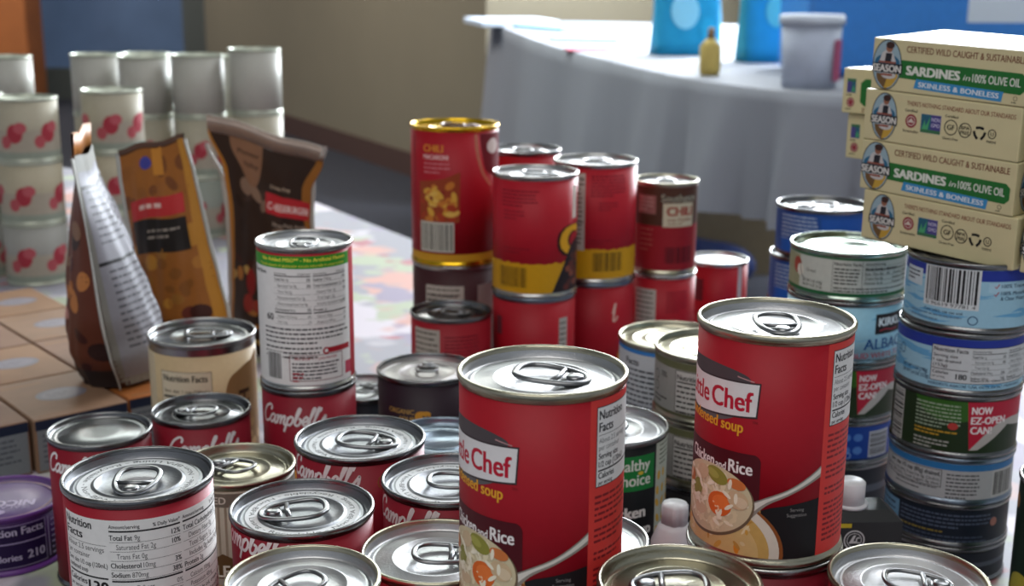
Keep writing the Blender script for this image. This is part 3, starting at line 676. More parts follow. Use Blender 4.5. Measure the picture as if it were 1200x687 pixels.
def stripey_blue_art(c, R, H):
    c.rect(-64, 4, -8, H*.42, '#a8aeb4'); c.rect(-64, H*.42, -6, H-3, '#b9bec2'); c.text('Facts', -27, H-12, 5, K, 1.4, align='r'); c.scribble(-46, H-15, 36, 9, 4, 2.2, '#2c3036', 4)
    c.text('CALORIES', 0, H-13, 3.4, '#132c50', .8, align='l', w=17); c.text('ITC PROD', 0, H-20, 3.4, '#132c50', .8, w=17); c.text('CONTENT', 0, H-27, 3.4, '#132c50', .8, w=17)
    c.text('PRODUCT', -14, 12, 3.4, '#101820', 1, w=18)
def green_tuna_art(c, R, H):
    c.rect(-66, 0, 66, 2.6, '#1e5a34'); c.rect(-66, 2.6, 66, H-1.5, '#b5b8b0'); c.rect(-66, H-1.5, 66, H, '#1e5a34')
    c.rect(-66, 2.6, -38, H-2, '#8f8f72'); c.ell(-41, H-10, 5, 6, '#9a4034'); c.ell(-37.5, H-13, 3.5, 4.5, '#cfc8bc'); c.stroke([(-38, H-6), (-36, H-16), (-33, H-18)], .6, K)
    c.text('Great', -31, H-13, 2.6, '#3a3a38', 0); c.text('NET WT 5 OZ (142g)', -34, 7.4, 2.2, K, .9, w=17); c.text('DR WT 4 OZ (112g)', -34, 4.2, 2.2, K, .9, w=17)
    c.rect(-10, 3, -9.7, H-2, K); c.text('Nutrition Facts', -8.6, H-5.4, 2.3, K, 1, w=19); c.scribble(-8.6, H-7.5, 18, 5, 2.6, 1.5, '#2a2a2c', 6, last=.9); c.rect(11, 3, 11.3, H-2, K)
    for k in range(5): c.rect(12, H-5.6-k*3.3, 60, H-5.4-k*3.3, K, layer=30)
    c.text('Amount/serving', 13, H-4.6, 1.7, K, 1); c.scribble(13, H-7, 46, 1, 2, 1.6, '#2a2a2c', 9)
    for k, (a, b2) in enumerate((('Total Fat 1g', '2%'), ('Sat. Fat 0g', '0%'), ('Trans Fat 0g', ''), ('Polyunsat. Fat 0g', ''))):
        c.text(a, 13, H-8.4-k*3.3, 1.8, K, .4, w=14); c.text(b2, 33, H-8.4-k*3.3, 1.8, K, .6, align='r')
    for k, a in enumerate(('Monounsat. Fat 0g', 'Cholest. 30mg', 'Sodium 180mg', 'Potassium 170mg')): c.text(a, 36, H-8.4-k*3.3, 1.8, K, .6, w=19)
    c.scribble(-8.6, 6.6, 68, 2, 2.2, 1.4, '#2a2a2c', 8)
def waves(c, R, H, col='#6fa3c4', seed=2, n=14):
    r = random.Random(seed)
    for i in range(n):
        u, v = r.uniform(-60, 60), r.uniform(2, H-8); L = r.uniform(8, 22)
        c.stroke([(u-L, v), (u-L/2, v+r.uniform(.4, 1.6)), (u, v), (u+L/2, v+r.uniform(-1, 1)), (u+L, v+.5)], r.uniform(1.2, 3.4), col, layer=2+i % 3, taper=lambda t: max(.05, sin(pi*t)))
    c.layer = 6
def albacore_art(c, R, H):
    waves(c, R, H, '#7db0c9', 4); c.rect(24, H-20, 60, H-5, '#1a1416'); c.text('KIRKLAND', 27, H-14, 6, '#d8d8d8', 1.6, sx=1.0); c.stroke([(28, H-17.5), (34, H-16.5), (40, H-17.5), (46, H-17)], .8, '#a02030')
    c.text('ALBACORE', 16, H-31, 8, '#1e4a7c', .8, sx=1.05); c.text('SOLID WHITE TUNA', 3, H-37.5, 4, '#a04a58', .8, sx=1.1); c.text('NET WT 198g (7 OZ)', 4, H-42, 3.4, '#16304c', 1.2, sx=1.0)
def ez_art(off, bar=True):
    def f(c, R, H):
        c.rect(-66, 0, 66, H, '#20301a'); c.poly(catmull([(-26, H), (-18, H-10), (0, H-14), (20, H-10), (60, H)], 6), '#2f5a1e')
        if bar: c.barcode(-50, 0, 14, H, '#2c2c2e', '#b5b5b0', 6, .9, horizontal=True)
        c.scribble(-25+off, H-3, 30, 7, 2.5, 1.5, '#8a9a84', 5); c.ell(0+off, H-17, 3.2, 2.4, '#a83a34')
        c.scribble(-25+off, H-21, 28, 2, 2.4, 1.5, '#b08a2c', 15); c.scribble(-25+off, H-27.5, 25, 3, 2.5, 1.5, '#9a9a94', 16, last=.5)
        u = 8+off
        c.poly([(u, H), (66, H), (66, H-6), (u+3, 2)], '#a81c34'); c.poly(catmull([(u+3, 2), (u+12, 12), (u+22, 20), (u+34, H-12)], 5)+[(66, H-14), (66, 2), (u+20, 3)], '#a9a5a0'); c.poly(catmull([(u+8, 2), (u+18, 9), (u+30, 18)], 5)+[(66, H-22), (66, 0), (u+14, 0)], '#20301a')
        c.text('NOW', u+3, H-8, 4.8, '#dcd4d4', 1.6, w=13.5); c.text('EZ-OPEN', u+3, H-14.6, 4.8, '#dcd4d4', 1.6, w=24); c.text('CAN!', u+3, H-21.2, 4.8, '#dcd4d4', 1.6, w=14)
    return f
def water_barcode_art(c, R, H):
    c.rect(-66, H-7, 66, H, '#22348c'); c.rect(-66, 0, 66, H-7, '#8fb8cc'); waves(c, R, H, '#5f9cc4', 8, 20)
    c.layer = 8
    c.rect(-45, H-15, -27.5, H-4, '#b9c6cc'); c.scribble(-44, H-6, 15, 3, 2.6, 1.5, '#2a3440', 3)
    c.barcode(-25, 11, 36, 27, K, '#c2c8ca', 13, 1.6, digits='0 96619 97781 4')
    c.text('Cans safely, use can end.', -24, 7.5, 1.9, '#1c2a3c', .6, w=26); c.scribble(-36, 6, 38, 2, 3, 1.4, '#5c7a90', 6)
    c.ring(8, 4.5, 3.2, 3, .7, '#2c5070'); c.rect(16, H-14, 60, H-8, '#9cc0d2')
    c.stroke([(19.5, H-10), (20.5, H-11.2), (22.5, H-8.6)], .7, '#a02030', smooth=False); c.text('100% Traceable', 24, H-11, 2.4, '#16304c', .8, w=23); c.stroke([(19.5, H-15), (20.5, H-16.2), (22.5, H-13.6)], .7, '#a02030', smooth=False); c.text('100% Monofilament', 24, H-15.6, 2.4, '#16304c', .8, w=28); c.text('& Clean Water', 24, H-19, 2.4, '#16304c', .8, w=19)
def water_facts_art(c, R, H):
    c.rect(-66, H-7, 66, H, '#22348c'); c.rect(-66, 0, 66, H-7, '#8fb8cc'); waves(c, R, H, '#5f9cc4', 12, 20)
    c.layer = 8
    c.ring(-38, H-14, 2.6, 3.6, .6, '#2c5070'); c.text('E', -43.5, H-19, 6, '#3a6a90', .5, sx=.7); c.text('NET WT 7 OZ (198g)', -36, 8, 2.5, '#16304c', 1.2, w=21); c.text('DR WT 5.4 OZ (153g)', -36, 4.4, 2.5, '#16304c', 1.2, w=22)
    c.rect(-13, 4, 64, H-5, K); c.rect(-12.6, 4.4, 64, H-5.4, '#b9bec0')
    c.text('Nutrition Facts', -11.6, H-9, 2.7, K, 1.2, w=21); c.text('Serving size', -11.6, H-12.6, 2.0, K, .9, w=15); c.text('1 can drained', -11.6, H-15.8, 2.0, K, .9, w=17); c.text('(153g)', -11.6, H-19, 2.0, K, .9, w=9)
    c.rect(-12, H-20.8, 10, H-20.3, K); c.text('Calories', -11.6, H-23.8, 2.1, K, 1, w=10); c.text('per serving', -11.6, H-26.4, 1.4, K, .6, w=8); c.text('180', 9.6, H-26.4, 3.6, K, 1.3, align='r')
    for u, rows in ((12, [('Total Fat', '1g', '2%'), ('', 'Saturated Fat 0g', '0%'), ('', 'Trans Fat 0g', ''), ('Cholesterol', '70mg', '23%'), ('Sodium', '340mg', '15%')]), (37, [('Total Carb.', '0g', '0%'), ('', 'Dietary Fiber 0g', '0%'), ('', 'Total Sugars 0g', ''), ('', 'Incl. 0g Added', ''), ('Protein', '39g', '')])):
        c.text('Amount/serving', u, H-8, 1.3, K, .7); c.rect(u, H-9.2, u+23, H-8.7, K); facts_rows(c, u, H-11.8, 23, rows, 3.5, 1.7)
    c.text('Vitamin D 0% - Calcium 2% - Iron 4% - Potassium 8%', 12, 5.6, 1.5, K, .4, w=46)
    c.text('INGREDIENTS: ALBACORE TUNA, WATER, SEA SALT, PYROPHOSPHATE', -14, 1.2, 1.9, '#16304c', .8, w=66)
def chunk_light_art(c, R, H):
    c.rect(-66, H-4.5, 66, H, '#2a6aa0'); c.rect(-66, 0, 66, H-4.5, '#a4a6a8')
    c.frame(-42, 7, 8, H-5, .4, K); c.text('Serv. size 1/3 cup (85g) drained,', -34, H-9.3, 2.9, K, 1.3, w=41); c.text('Total Fat 1g (1% DV), Trans Fat 0g, Cholest.', -41, H-12.8, 2.0, '#26262a', .5, w=48); c.text('Fiber 0g (0% DV), Total Sugars 0g (Incl.', -41, H-15.6, 2.0, '#26262a', .5, w=48)
    c.scribble(-26, 6.6, 34, 2, 2.6, 1.2, '#4a4a4e', 8)
    c.scribble(11, H-7, 22, 7, 2.6, 1.4, '#3a3a3e', 9); c.barcode(42, 1, 20, H-6, K, '#b9b9b6', 7, 1)
def navy_art(c, R, H):
    c.rect(-66, 0, 66, H, '#141c28'); c.rect(-46, 3, -17, H-2, '#5f86a4'); c.scribble(-44, H-5, 25, 5, 4, 2, '#26384a', 4)
    c.scribble(-15, H-3, 66, 4, 2.8, 1.6, '#4a5468', 7); c.scribble(-15, H-15, 50, 1, 2, 1.6, '#7a6a30', 9); c.scribble(-15, H-18, 60, 3, 2.8, 1.6, '#3c4658', 11); c.ell(50, H-9, 3, 3, '#a0685a')
def blue_round_art(c, R, H):
    c.rect(-66, 0, 66, H, '#163c8c')
    for k, (u, v) in enumerate(((8, H-8), (17, H-8), (8, H-18), (17, H-18))): c.ell(u, v, 3.6, 3, '#4a76b8', layer=4)
    c.layer = 5; c.barcode(26, 2, 20, H-6, '#2c2c30', '#b0b4ba', 6, 1, horizontal=True); c.ring(10, 4, 2.4, 2.4, .7, '#7a9aca'); c.rect(-66, 0, 66, 1.5, '#10244c')
def dark_stack_art(c, R, H):
    c.rect(-66, 0, 66, H, '#20242c'); c.rect(-66, H*.45, 66, H*.62, '#4c525c')
def blue_text_art(seed):
    def f(c, R, H):
        c.rect(-66, 0, 66, H, '#1d4486'); c.scribble(-42, H-3, 40, 8, 3.6, 1.9, '#a9b4c4', seed); c.rect(-42, 0, 0, 12, '#1f56a8'); c.scribble(-20, 8, 12, 2, 3, 1.8, '#a9b4c4', seed+1)
        c.rect(0, 4, 66, H-4, '#1a4c9c')
    return f
def green_side_art(c, R, H):
    c.rect(-60, 0, 60, H, '#0e2a1c'); c.rect(-50, 0, -46, H, '#8a8a84'); c.ell(-44, H-12, 4, 5, '#a8743c'); c.rect(-52, 0, 40, H*.28, '#8c8c2c'); c.ell(-30, H*.3, 12, 10, '#b0a83c'); c.ell(-49, H*.6, 2, 4, '#a06a5a')
def cream_can_art(seed):
    def f(c, R, H):
        r = random.Random(seed); c.rect(-70, H*.12, 70, H*.5, '#9a9284'); c.rect(-70, 0, 70, H*.12, '#848c80')
        for k in range(3): u = -55+k*45+r.uniform(-8, 8); c.ell(u, H*.45, 10, 12, '#96303c'); c.ell(u+7, H*.55, 8, 7, '#a85058'); c.ell(u-12, H*.3, 7, 8, '#a04a50')
    return f

# ------------------------------------------------------------ the cans (x, y, height of rim above the table, radius, height)
DARKRED = '#7c1022'; RED = '#94101f'
def filler(x, y, ztop, R, label):                         # the tins that carry a can standing above the table top
    z = ztop; n = 1 if z < .125 else 2
    h = z/n
    for i in range(n):
        sfx = '' if n == 1 else (', upper one' if i == 0 else ', lower one')
        tin(x, y, z, min(R, .036) if R < .04 else R, h, label+sfx, 'tuna_can' if h < .06 else 'food_can', 'can', base=DARKRED, lid='bead'); z -= h
# two soup cans in front
BPA = 'Non-BPA Lining - Recyclable - Non-BPA Lining - Recyclable -'
tin(.0127, .4978, .2346, .0350, .105, 'tall red chicken and rice soup can nearest the camera', 'soup_can', 'can', base='#98101f', art=chef_art, rot=-7, tab=-22, tabk=1.05, rim=TIN_WARM, lidm=TIN_LID)
filler(.0127, .4978, .1296, .0350, 'red tin directly beneath the nearest chicken and rice can')
tin(.1155, .5393, .2461, .0344, .104, 'tall red chicken and rice soup can standing on a dark red can', 'soup_can', 'can', base='#98101f', art=chef_art, tab=-90, tabk=.95, rim=TIN_WARM, lidm=TIN_LID)
tin(.1155, .5393, .1421, .0352, .101, 'dark red can under the right chicken and rice soup can', 'soup_can', 'can', base='#6e0f1e', rim=TIN)
filler(.1155, .5393, .0411, .0352, 'squat tin at the foot of the stack with the right chicken and rice can')
# facts can at lower left
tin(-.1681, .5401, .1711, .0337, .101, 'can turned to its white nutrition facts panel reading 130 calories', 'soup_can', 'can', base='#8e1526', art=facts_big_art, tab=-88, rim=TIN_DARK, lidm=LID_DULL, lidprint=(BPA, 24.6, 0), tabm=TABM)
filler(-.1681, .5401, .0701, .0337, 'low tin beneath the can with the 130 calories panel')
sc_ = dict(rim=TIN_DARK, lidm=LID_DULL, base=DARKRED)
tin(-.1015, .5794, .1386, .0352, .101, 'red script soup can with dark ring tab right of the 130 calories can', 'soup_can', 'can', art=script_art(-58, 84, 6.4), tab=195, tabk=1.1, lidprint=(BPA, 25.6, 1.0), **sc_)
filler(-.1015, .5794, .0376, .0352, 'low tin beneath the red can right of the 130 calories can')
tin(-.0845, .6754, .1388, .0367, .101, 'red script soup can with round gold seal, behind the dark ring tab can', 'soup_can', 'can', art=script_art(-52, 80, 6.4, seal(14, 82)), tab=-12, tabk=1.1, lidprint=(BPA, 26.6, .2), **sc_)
filler(-.0845, .6754, .0378, .0367, 'low tin beneath the red can with the gold seal left of centre')
tin(-.0876, .4947, .1425, .0330, .101, 'can with shiny pale lid cut by the bottom edge, lower left of centre', 'soup_can', 'can', base=RED, tab=222, tabk=.95, rim=TIN_WARM, lidm=TIN_LID)
filler(-.0876, .4947, .0415, .0330, 'low tin beneath the bottom-edge can left of centre')
tin(-.0347, .5519, .1288, .0355, .101, 'can with a plain silver lid tucked against the left side of the nearest soup can', 'soup_can', 'can', base='#7a1020', tab=2, rim=TIN_WARM, lidm=TIN_LID)
filler(-.0347, .5519, .0278, .0355, 'low tin beneath the plain silver lid left of the nearest soup can')
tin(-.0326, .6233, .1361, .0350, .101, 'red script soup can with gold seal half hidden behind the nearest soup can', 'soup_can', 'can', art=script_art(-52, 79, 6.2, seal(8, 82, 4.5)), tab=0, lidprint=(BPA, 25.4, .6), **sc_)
filler(-.0326, .6233, .0351, .0350, 'low tin beneath the half hidden red script can at centre')
tin(.0655, .4535, .1634, .0321, .101, 'can with reflection-tinted brown lid cut by the bottom edge between the two tall soup cans', 'soup_can', 'can', base=RED, tab=180, tabk=1.1, rim=TIN_WARM, lidm=TIN_WARM)  # warm lid metal stands in for a brown reflection
filler(.0655, .4535, .0624, .0321, 'low tin beneath the reflection-tinted bottom-edge can')
tin(.1677, .4940, .1453, .0334, .101, 'red can with ring tab lid at the bottom right corner', 'soup_can', 'can', base='#8e1526', tab=-12, rim=TIN_WARM, lidm=TIN_LID)
filler(.1677, .4940, .0443, .0334, 'low tin beneath the bottom right red can')
tin(.124, .4225, .1500, .0308, .100, 'can showing only its far rim between the reflection-tinted can and bottom right can', 'soup_can', 'can', base=RED, tab=0, rim=TIN_WARM)
filler(.124, .4225, .0500, .0308, 'low tin beneath the can that shows only its far rim')
tin(.0340, .5708, .1267, .0330, .101, 'silver can lid peeking between the nearest soup can and the black soup can', 'soup_can', 'can', base=DARKRED, lid='flat', rim=TIN)
filler(.0340, .5708, .0257, .0330, 'low tin beneath the lid peeking behind the nearest soup can')
# left group
tin(-.144, .867, .212, .0337, .101, 'vegetable soup can with green band and full facts panel', 'soup_can', 'can', base='#9c1a28', art=facts_tall_art, tab=-90, tabk=.95, rim=TIN, lidm=TIN_LID, lidprint=(BPA, 24.4, 0))
tin(-.144, .867, .111, .0340, .111, 'red can with white script underneath the green-banded vegetable soup can', 'soup_can', 'can', base=DARKRED, art=script_art(-42, 82, 6.6, homestyle), tab=0, rim=TIN_DARK)
tin(-.2685, .788, .101, .0334, .101, 'red can with flat dark lid and no ring, left of the tan boxes front', 'soup_can', 'can', base=DARKRED, art=script_art(-44, 76, 6.4), lid='flat', rim=TIN_DARK, lidm=TIN_DARK)
tin(-.212, .83, .101, .0336, .101, 'red script can with reddish lid in front of the cream hearty soup can', 'soup_can', 'can', base=DARKRED, art=script_art(-26, 74, 6.4), tab=175, rim=TIN_DARK, lidm=TIN_DARK)
tin(-.247, .981, .113, .0426, .113, 'wide cream coloured soup can with nutrition facts and torn label top', 'soup_can', 'can', base='#b5a07c', art=hearty_art, tab=10, rim=TIN, lidm=TIN_DARK, lab=(.0046, .010))
tin(-.158, .691, .116, .0337, .116, 'beige striped can with brown plaque between the facts can and the red script cans', 'soup_can', 'can', base='#9c9384', art=noodle_art, tab=150, rim=TIN_WARM, lidm=TIN_WARM)
tin(-.346, .813, .042, .0396, .042, 'low round tin wrapped in purple paper at the left edge', 'tuna_can', 'can', base='#35164c', lid='flat', rim=pmat('purple_print', '#5c2f78', .35, noise=.15, nscale=60), lidm=pmat('purple_lid_paper', '#563c70', .4, noise=.2, nscale=40, bump=.3, bscale=60),
    art=lambda c, R, H: (c.rect(-10, 2, 26, H-3, '#1f0e38'), c.frame(-26, 1, 26, H-2, .5, '#8c7fa0'), c.text('Nutrition Facts', 24, H-9, 5.4, '#a9a0b8', 1.2, align='r'), c.rect(-26, H-15, 26, H-14, '#8c7fa0'), c.text('210', 24, 6, 5.8, '#a9a0b8', 1.2, align='r'), c.text('Calories', 8, 6, 4.5, '#a9a0b8', 1, align='r'), c.rect(28, 2, 29, H-2, '#8c7fa0'), c.scribble(31, H-5, 16, 7, 4, 2, '#8c7fa0', 3)))
tin(-.062, .895, .111, .0367, .111, 'dark plum organic soup can with gold letters and dull lid', 'soup_can', 'can', base='#23141f', art=organic_art, tab=92, tabk=.75, rim=TIN_DARK, lidm=MATTE_LID, lid='flat' if False else 'tab')
tin(-.0446, .7805, .101, .0347, .101, 'can with a bluish beaded lid between the gold seal can and the plum organic can', 'food_can', 'can', base='#3a4a6a', lid='bead', rim=TIN_BLUE, lidm=TIN_BLUE)
tin(-.118, .972, .070, .0343, .070, 'small dark navy can with pale lid glimpsed behind the green-banded can', 'food_can', 'can', base='#141a28', tab=60, rim=TIN_DARK, lidm=TIN_LID)
pr = [o for o in COL.objects if o.name.startswith('tuna_can') and 'purple' in o.get('label', '')][0]
c = Canvas(); c.ring(0, 0, 33, 33, 1.2, '#8a6a6c'); c.text('NICOISE', 20, -7, 9, '#b5aac4', 1.6, w=40, rot=pi*.93); c.text('SALADE', 14, -15, 5, '#9a8cae', .8, w=26, rot=pi*.93); c.ell(-8, -22, 8, 5, '#9484a8'); c.ell(-8, -22, 4, 2.4, '#6a4a86')
c.build('lid_print', lambda u, v, l: Vector((u, v, .03945+l*3)), pr, step=500)
# chili group
tin(-.0546, 1.1976, .255, .042, .129, 'tall red chili macaroni can with gold rim, top of the left chili stack', 'chili_can', 'can', 'chili cans', base='#98101f', art=chili_mac_art, tab=0, rim=GOLD, lidm=GOLD, tabm=pmat('brown_tab', '#4a3020', .35, 1))
tin(-.0546, 1.1976, .126, .0415, .126, 'dark brown labelled can beneath the gold-rimmed chili can', 'chili_can', 'can', base='#3a1c20', art=red_panel_art(-30, 8, .1, .88, 3, None, lambda c, R, H: (c.rect(22, H*.1, 45, H*.88, '#8c8480'), c.scribble(-28, H*.8, 32, 3, 5, 2.2, '#4a4643', 4))), rim=TIN)
tin(.020, 1.123, .222, .0385, .108, 'red and yellow chili can with a big yellow C at its right edge', 'chili_can', 'can', base='#a01424', art=chili_c_art, tab=0, rim=TIN, lidm=TIN_LID)
tin(.020, 1.123, .114, .0382, .114, 'plain red side of the can below the chili can with the big yellow C', 'chili_can', 'can', base='#98101f', art=lambda c, R, H: (c.rect(24, H*.1, 34, H*.86, '#aaa59c'), c.scribble(25, H*.82, 8, 14, 5, 2.2, '#4a4643', 4), c.rect(-40, H*.7, -32, H*.86, '#6a3038'), c.text('C', -44, H*.16, 10, '#4a0a14', 2)), rim=TIN_BLUE)
tin(.078, 1.199, .222, .0400, .112, 'red and yellow chili can with white facts strip, right of the big yellow C', 'chili_can', 'can', base='#a01424', art=chili_strip_art, tab=60, rim=TIN, lidm=TIN_LID)
tin(.078, 1.199, .110, .0398, .110, 'red can below the chili can with the white facts strip', 'chili_can', 'can', base='#98101f', art=c_logo, rim=TIN_BLUE)
tin(.1495, 1.236, .198, .0318, .090, 'small chili can with brown top half and cream CHILI box', 'chili_can', 'can', base='#8a1822', art=southwest_art, tab=80, rim=TIN_WARM, lidm=TIN_LID)
tin(.1495, 1.236, .108, .0330, .108, 'red can with facts panel under the brown-topped small chili can', 'chili_can', 'can', base='#98101f', art=red_panel_art(-30, -6, .2, .9, 3, (4, 28)), rim=TIN)
tin(.011, 1.274, .222, .0375, .111, 'can with only its silver ring-pull lid showing between two chili cans', 'chili_can', 'can', base='#98101f', tab=0, rim=TIN_DARK, lidm=TIN_LID)
filler(.011, 1.274, .111, .0375, 'hidden red can under the lid between two chili cans')
tin(.217, 1.321, .101, .0325, .101, 'small red can with bright plain lid right of the chili stacks', 'chili_can', 'can', base='#98101f', art=lambda c, R, H: (c.rect(-32, H*.6, -14, H*.86, '#5a1a20'), c.rect(24, 0, 30, H, '#b0a8a4')), lid='flat', rim=TIN, lidm=TIN_LID)
tin(-.054, 1.098, .101, .0365, .101, 'red can with white facts panel in front of the gold-rimmed stack', 'chili_can', 'can', base='#8e1422', art=red_panel_art(-38, -10, .1, .94, 3, (-6, 28)), tab=0, tabk=.8, rim=TIN_DARK, lidm=TIN_DARK)
# middle right
tin(.1249, .952, .1205, .0425, .080, 'blue labelled can behind the grey ones, left of the right chicken and rice can', 'food_can', 'can', base='#2b64a0', art=stripey_blue_art, lid='bead', rim=TIN_WARM, lidm=TIN_WARM)
filler(.1249, .952, .0405, .0425, 'low tin beneath the blue labelled can')
for i, (lb, art, bs) in enumerate((('topmost grey chicken tin, its green-grey lid open to view', kirk_grey_art, '#8e8e88'), ('middle grey chicken tin in its stack of three', kirk_grey_art, '#8e8e88'), ('lowest black tin of the grey chicken stack', kirkland_dark_art, '#1a1a1c'))):
    tin(.142, .856, .141-.047*i, .0425, .047, lb, 'chicken_can', 'can', 'grey chicken tins in one stack', base=bs, art=art, lid='bead', rim=TIN_WARM if i < 2 else TIN_DARK, lidm=TIN_WARM, rot=-19 if i < 2 else -12)
tin(.0625, .777, .111, .0388, .111, 'black soup can with green square and yellow-patterned side strip', 'soup_can', 'can', base='#101214', art=healthy_art, tab=180, rim=TIN, lidm=TIN_LID)
tin(.3385, .7125, .101, .0337, .101, 'dark green can cut by the right edge of the picture', 'food_can', 'can', base='#0e2a1c', art=green_side_art, rim=TIN, lidm=TIN_LID)
# right tuna stacks
z = .217
for h, art, bs, lb, rm in ((.045, water_barcode_art, '#8fb8cc', 'pale blue tuna tin with barcode, top of the right stack under the sardine boxes', TIN_DARK),
                     (.041, water_facts_art, '#8fb8cc', 'pale blue tuna tin with 180 calories panel, second in the right stack', TIN_DARK),
                     (.0425, ez_art(0), '#20301a', 'dark green easy-open tuna tin with barcode, third in the right stack', TIN_DARK),
                     (.032, chunk_light_art, '#a4a6a8', 'grey tuna tin with blue band and serving size text, fourth in the right stack', TIN_BLUE),
                     (.030, navy_art, '#141c28', 'navy tuna tin with light blue panel, fifth in the right stack', TIN_DARK),
                     (.0265, dark_stack_art, '#20242c', 'dark tuna tin at the bottom of the right stack', TIN_DARK)):
    tin(.297+(.0022 if h == .045 else 0), .814, z, .0410, h, lb, 'tuna_can', 'tuna can', 'tuna tins in the right stack', base=bs, art=art, lid='bead', rim=rm, lab=(.0040, .0040), rot={.045: -6, .041: -6, .032: -17, .030: -22}.get(h, 0)); z -= h
z = .200
for h, art, bs, lb, rm in ((.036, green_tuna_art, '#b5b8b0', 'white and green tuna tin with reflecting ribbed lid, top of its stack', TIN_GREEN),
                     (.047, albacore_art, '#94bfd0', 'light blue albacore tin beneath the white and green tuna tin', TIN_DARK),
                     (.043, ez_art(4, False), '#20301a', 'dark green easy-open tin beneath the light blue albacore tin', TIN_DARK),
                     (.034, blue_round_art, '#163c8c', 'bright blue tin with round symbols behind the white-capped carton', TIN_DARK),
                     (.040, dark_stack_art, '#20242c', 'dark tin at the bottom of the stack behind the white-capped carton', TIN_DARK)):
    tin(.248, .925, z, .0425, h, lb, 'tuna_can', 'tuna can', 'tuna tins in the middle stack', base=bs, art=art, lid='bead', rim=rm, lidm=TIN_GREEN if h == .036 else TIN_LID, lab=(.0040, .0040)); z -= h
z = .186
for i in range(4):
    tin(.288-.004*(i > 0), 1.173, z, .0425, .0465, ('dark blue tin with ring tab and dense white text, top of the rear blue stack', 'dark blue tin directly below the ring-tabbed blue tin', 'third dark blue tin down in the rear stack', 'lowest dark blue tin of the rear stack')[i],
        'tuna_can', 'can', 'dark blue tins in the rear stack', base='#1d4486', art=blue_text_art(3+i), tab=175, rim=TIN_DARK, lidm=TIN_DARK if i == 0 else TIN_LID); z -= .0465

# ------------------------------------------------------------ white caps: bottle and carton
wc = empty('capped_bottle', (.096, .695, T)); tag(wc, 'small white bottle with ribbed cap beside the black soup can', 'bottle')
white = pmat('white_plastic', '#c9c9cc', .4, noise=.03)
HB = .079
link('bottle_body', lathe([(0, 0), (.0125, 0), (.0135, .002), (.0135, HB-.012), (.010, HB-.003), (.008, HB), (0, HB)], 40), white, wc)
bm = bmesh.new(); prof = [(0, HB), (.0078, HB), (.0078, HB+.0105), (.0070, HB+.012), (0, HB+.012)]
lathe(prof, 60, bm)
for v in bm.verts:
    r = math.hypot(v.co.x, v.co.y)
    if .0075 < r: k = 1+.035*(1 if int(math.atan2(v.co.y, v.co.x)/(2*pi)*60+60) % 2 else -1); v.co.x *= k; v.co.y *= k
link('cap', bm, white, wc)
ct = empty('drink_carton', (.199, .700, T), .05); tag(ct, 'black drink carton with white screw cap and round white emblem', 'carton')
blk = pmat('black_carton', '#141516', .35, noise=.1)
CH = .083
bm = bmesh.new()
lo = [(-.028, -.013), (.028, -.013), (.028, .013), (-.028, .013)]
b0 = [bm.verts.new((x, y, 0)) for x, y in lo]; b1 = [bm.verts.new((x, y, CH)) for x, y in lo]; b2 = [bm.verts.new((x*.75, y*.7, CH+.006)) for x, y in lo]
bm.faces.new(b0); bm.faces.new(b2)
for P, Q in ((b0, b1), (b1, b2)):
    for i in range(4): bm.faces.new((P[i], P[(i+1) % 4], Q[(i+1) % 4], Q[i]))
bmesh.ops.recalc_face_normals(bm, faces=bm.faces); link('carton_body', bm, blk, ct, smooth=False)
link('cap_collar', lathe([(0, 0), (.0105, 0), (.0105, .0018), (0, .0018)], 40, z0=CH+.006), white, ct)
link('cap', lathe([(0, 0), (.0085, 0), (.0085, .0125), (.0075, .0135), (0, .0135)], 48, z0=CH+.0075), white, ct)
EV = CH*1000-11
c = Canvas(); c.ring(0, EV, 6.2, 6.2, .8, '#b9b9b9'); c.ring(0, EV, 4.4, 4.4, .4, '#b9b9b9'); c.poly([(-3.2, EV-2), (-.5, EV+3), (1, EV+3), (-.6, EV-.6), (1, EV-.6), (1.6, EV-2)], '#b9b9b9'); c.stroke([(3.2, EV+1.4), (1.6, EV+1.2), (1.5, EV-1.4), (3.4, EV-1.6)], .8, '#b9b9b9'); c.rect(-11, CH*1000-3.2, -2, CH*1000-.6, '#b9a62c')
c.build('printed_emblem', lambda u, v, l: Vector((u, -.0131-l, v)), ct, step=500)

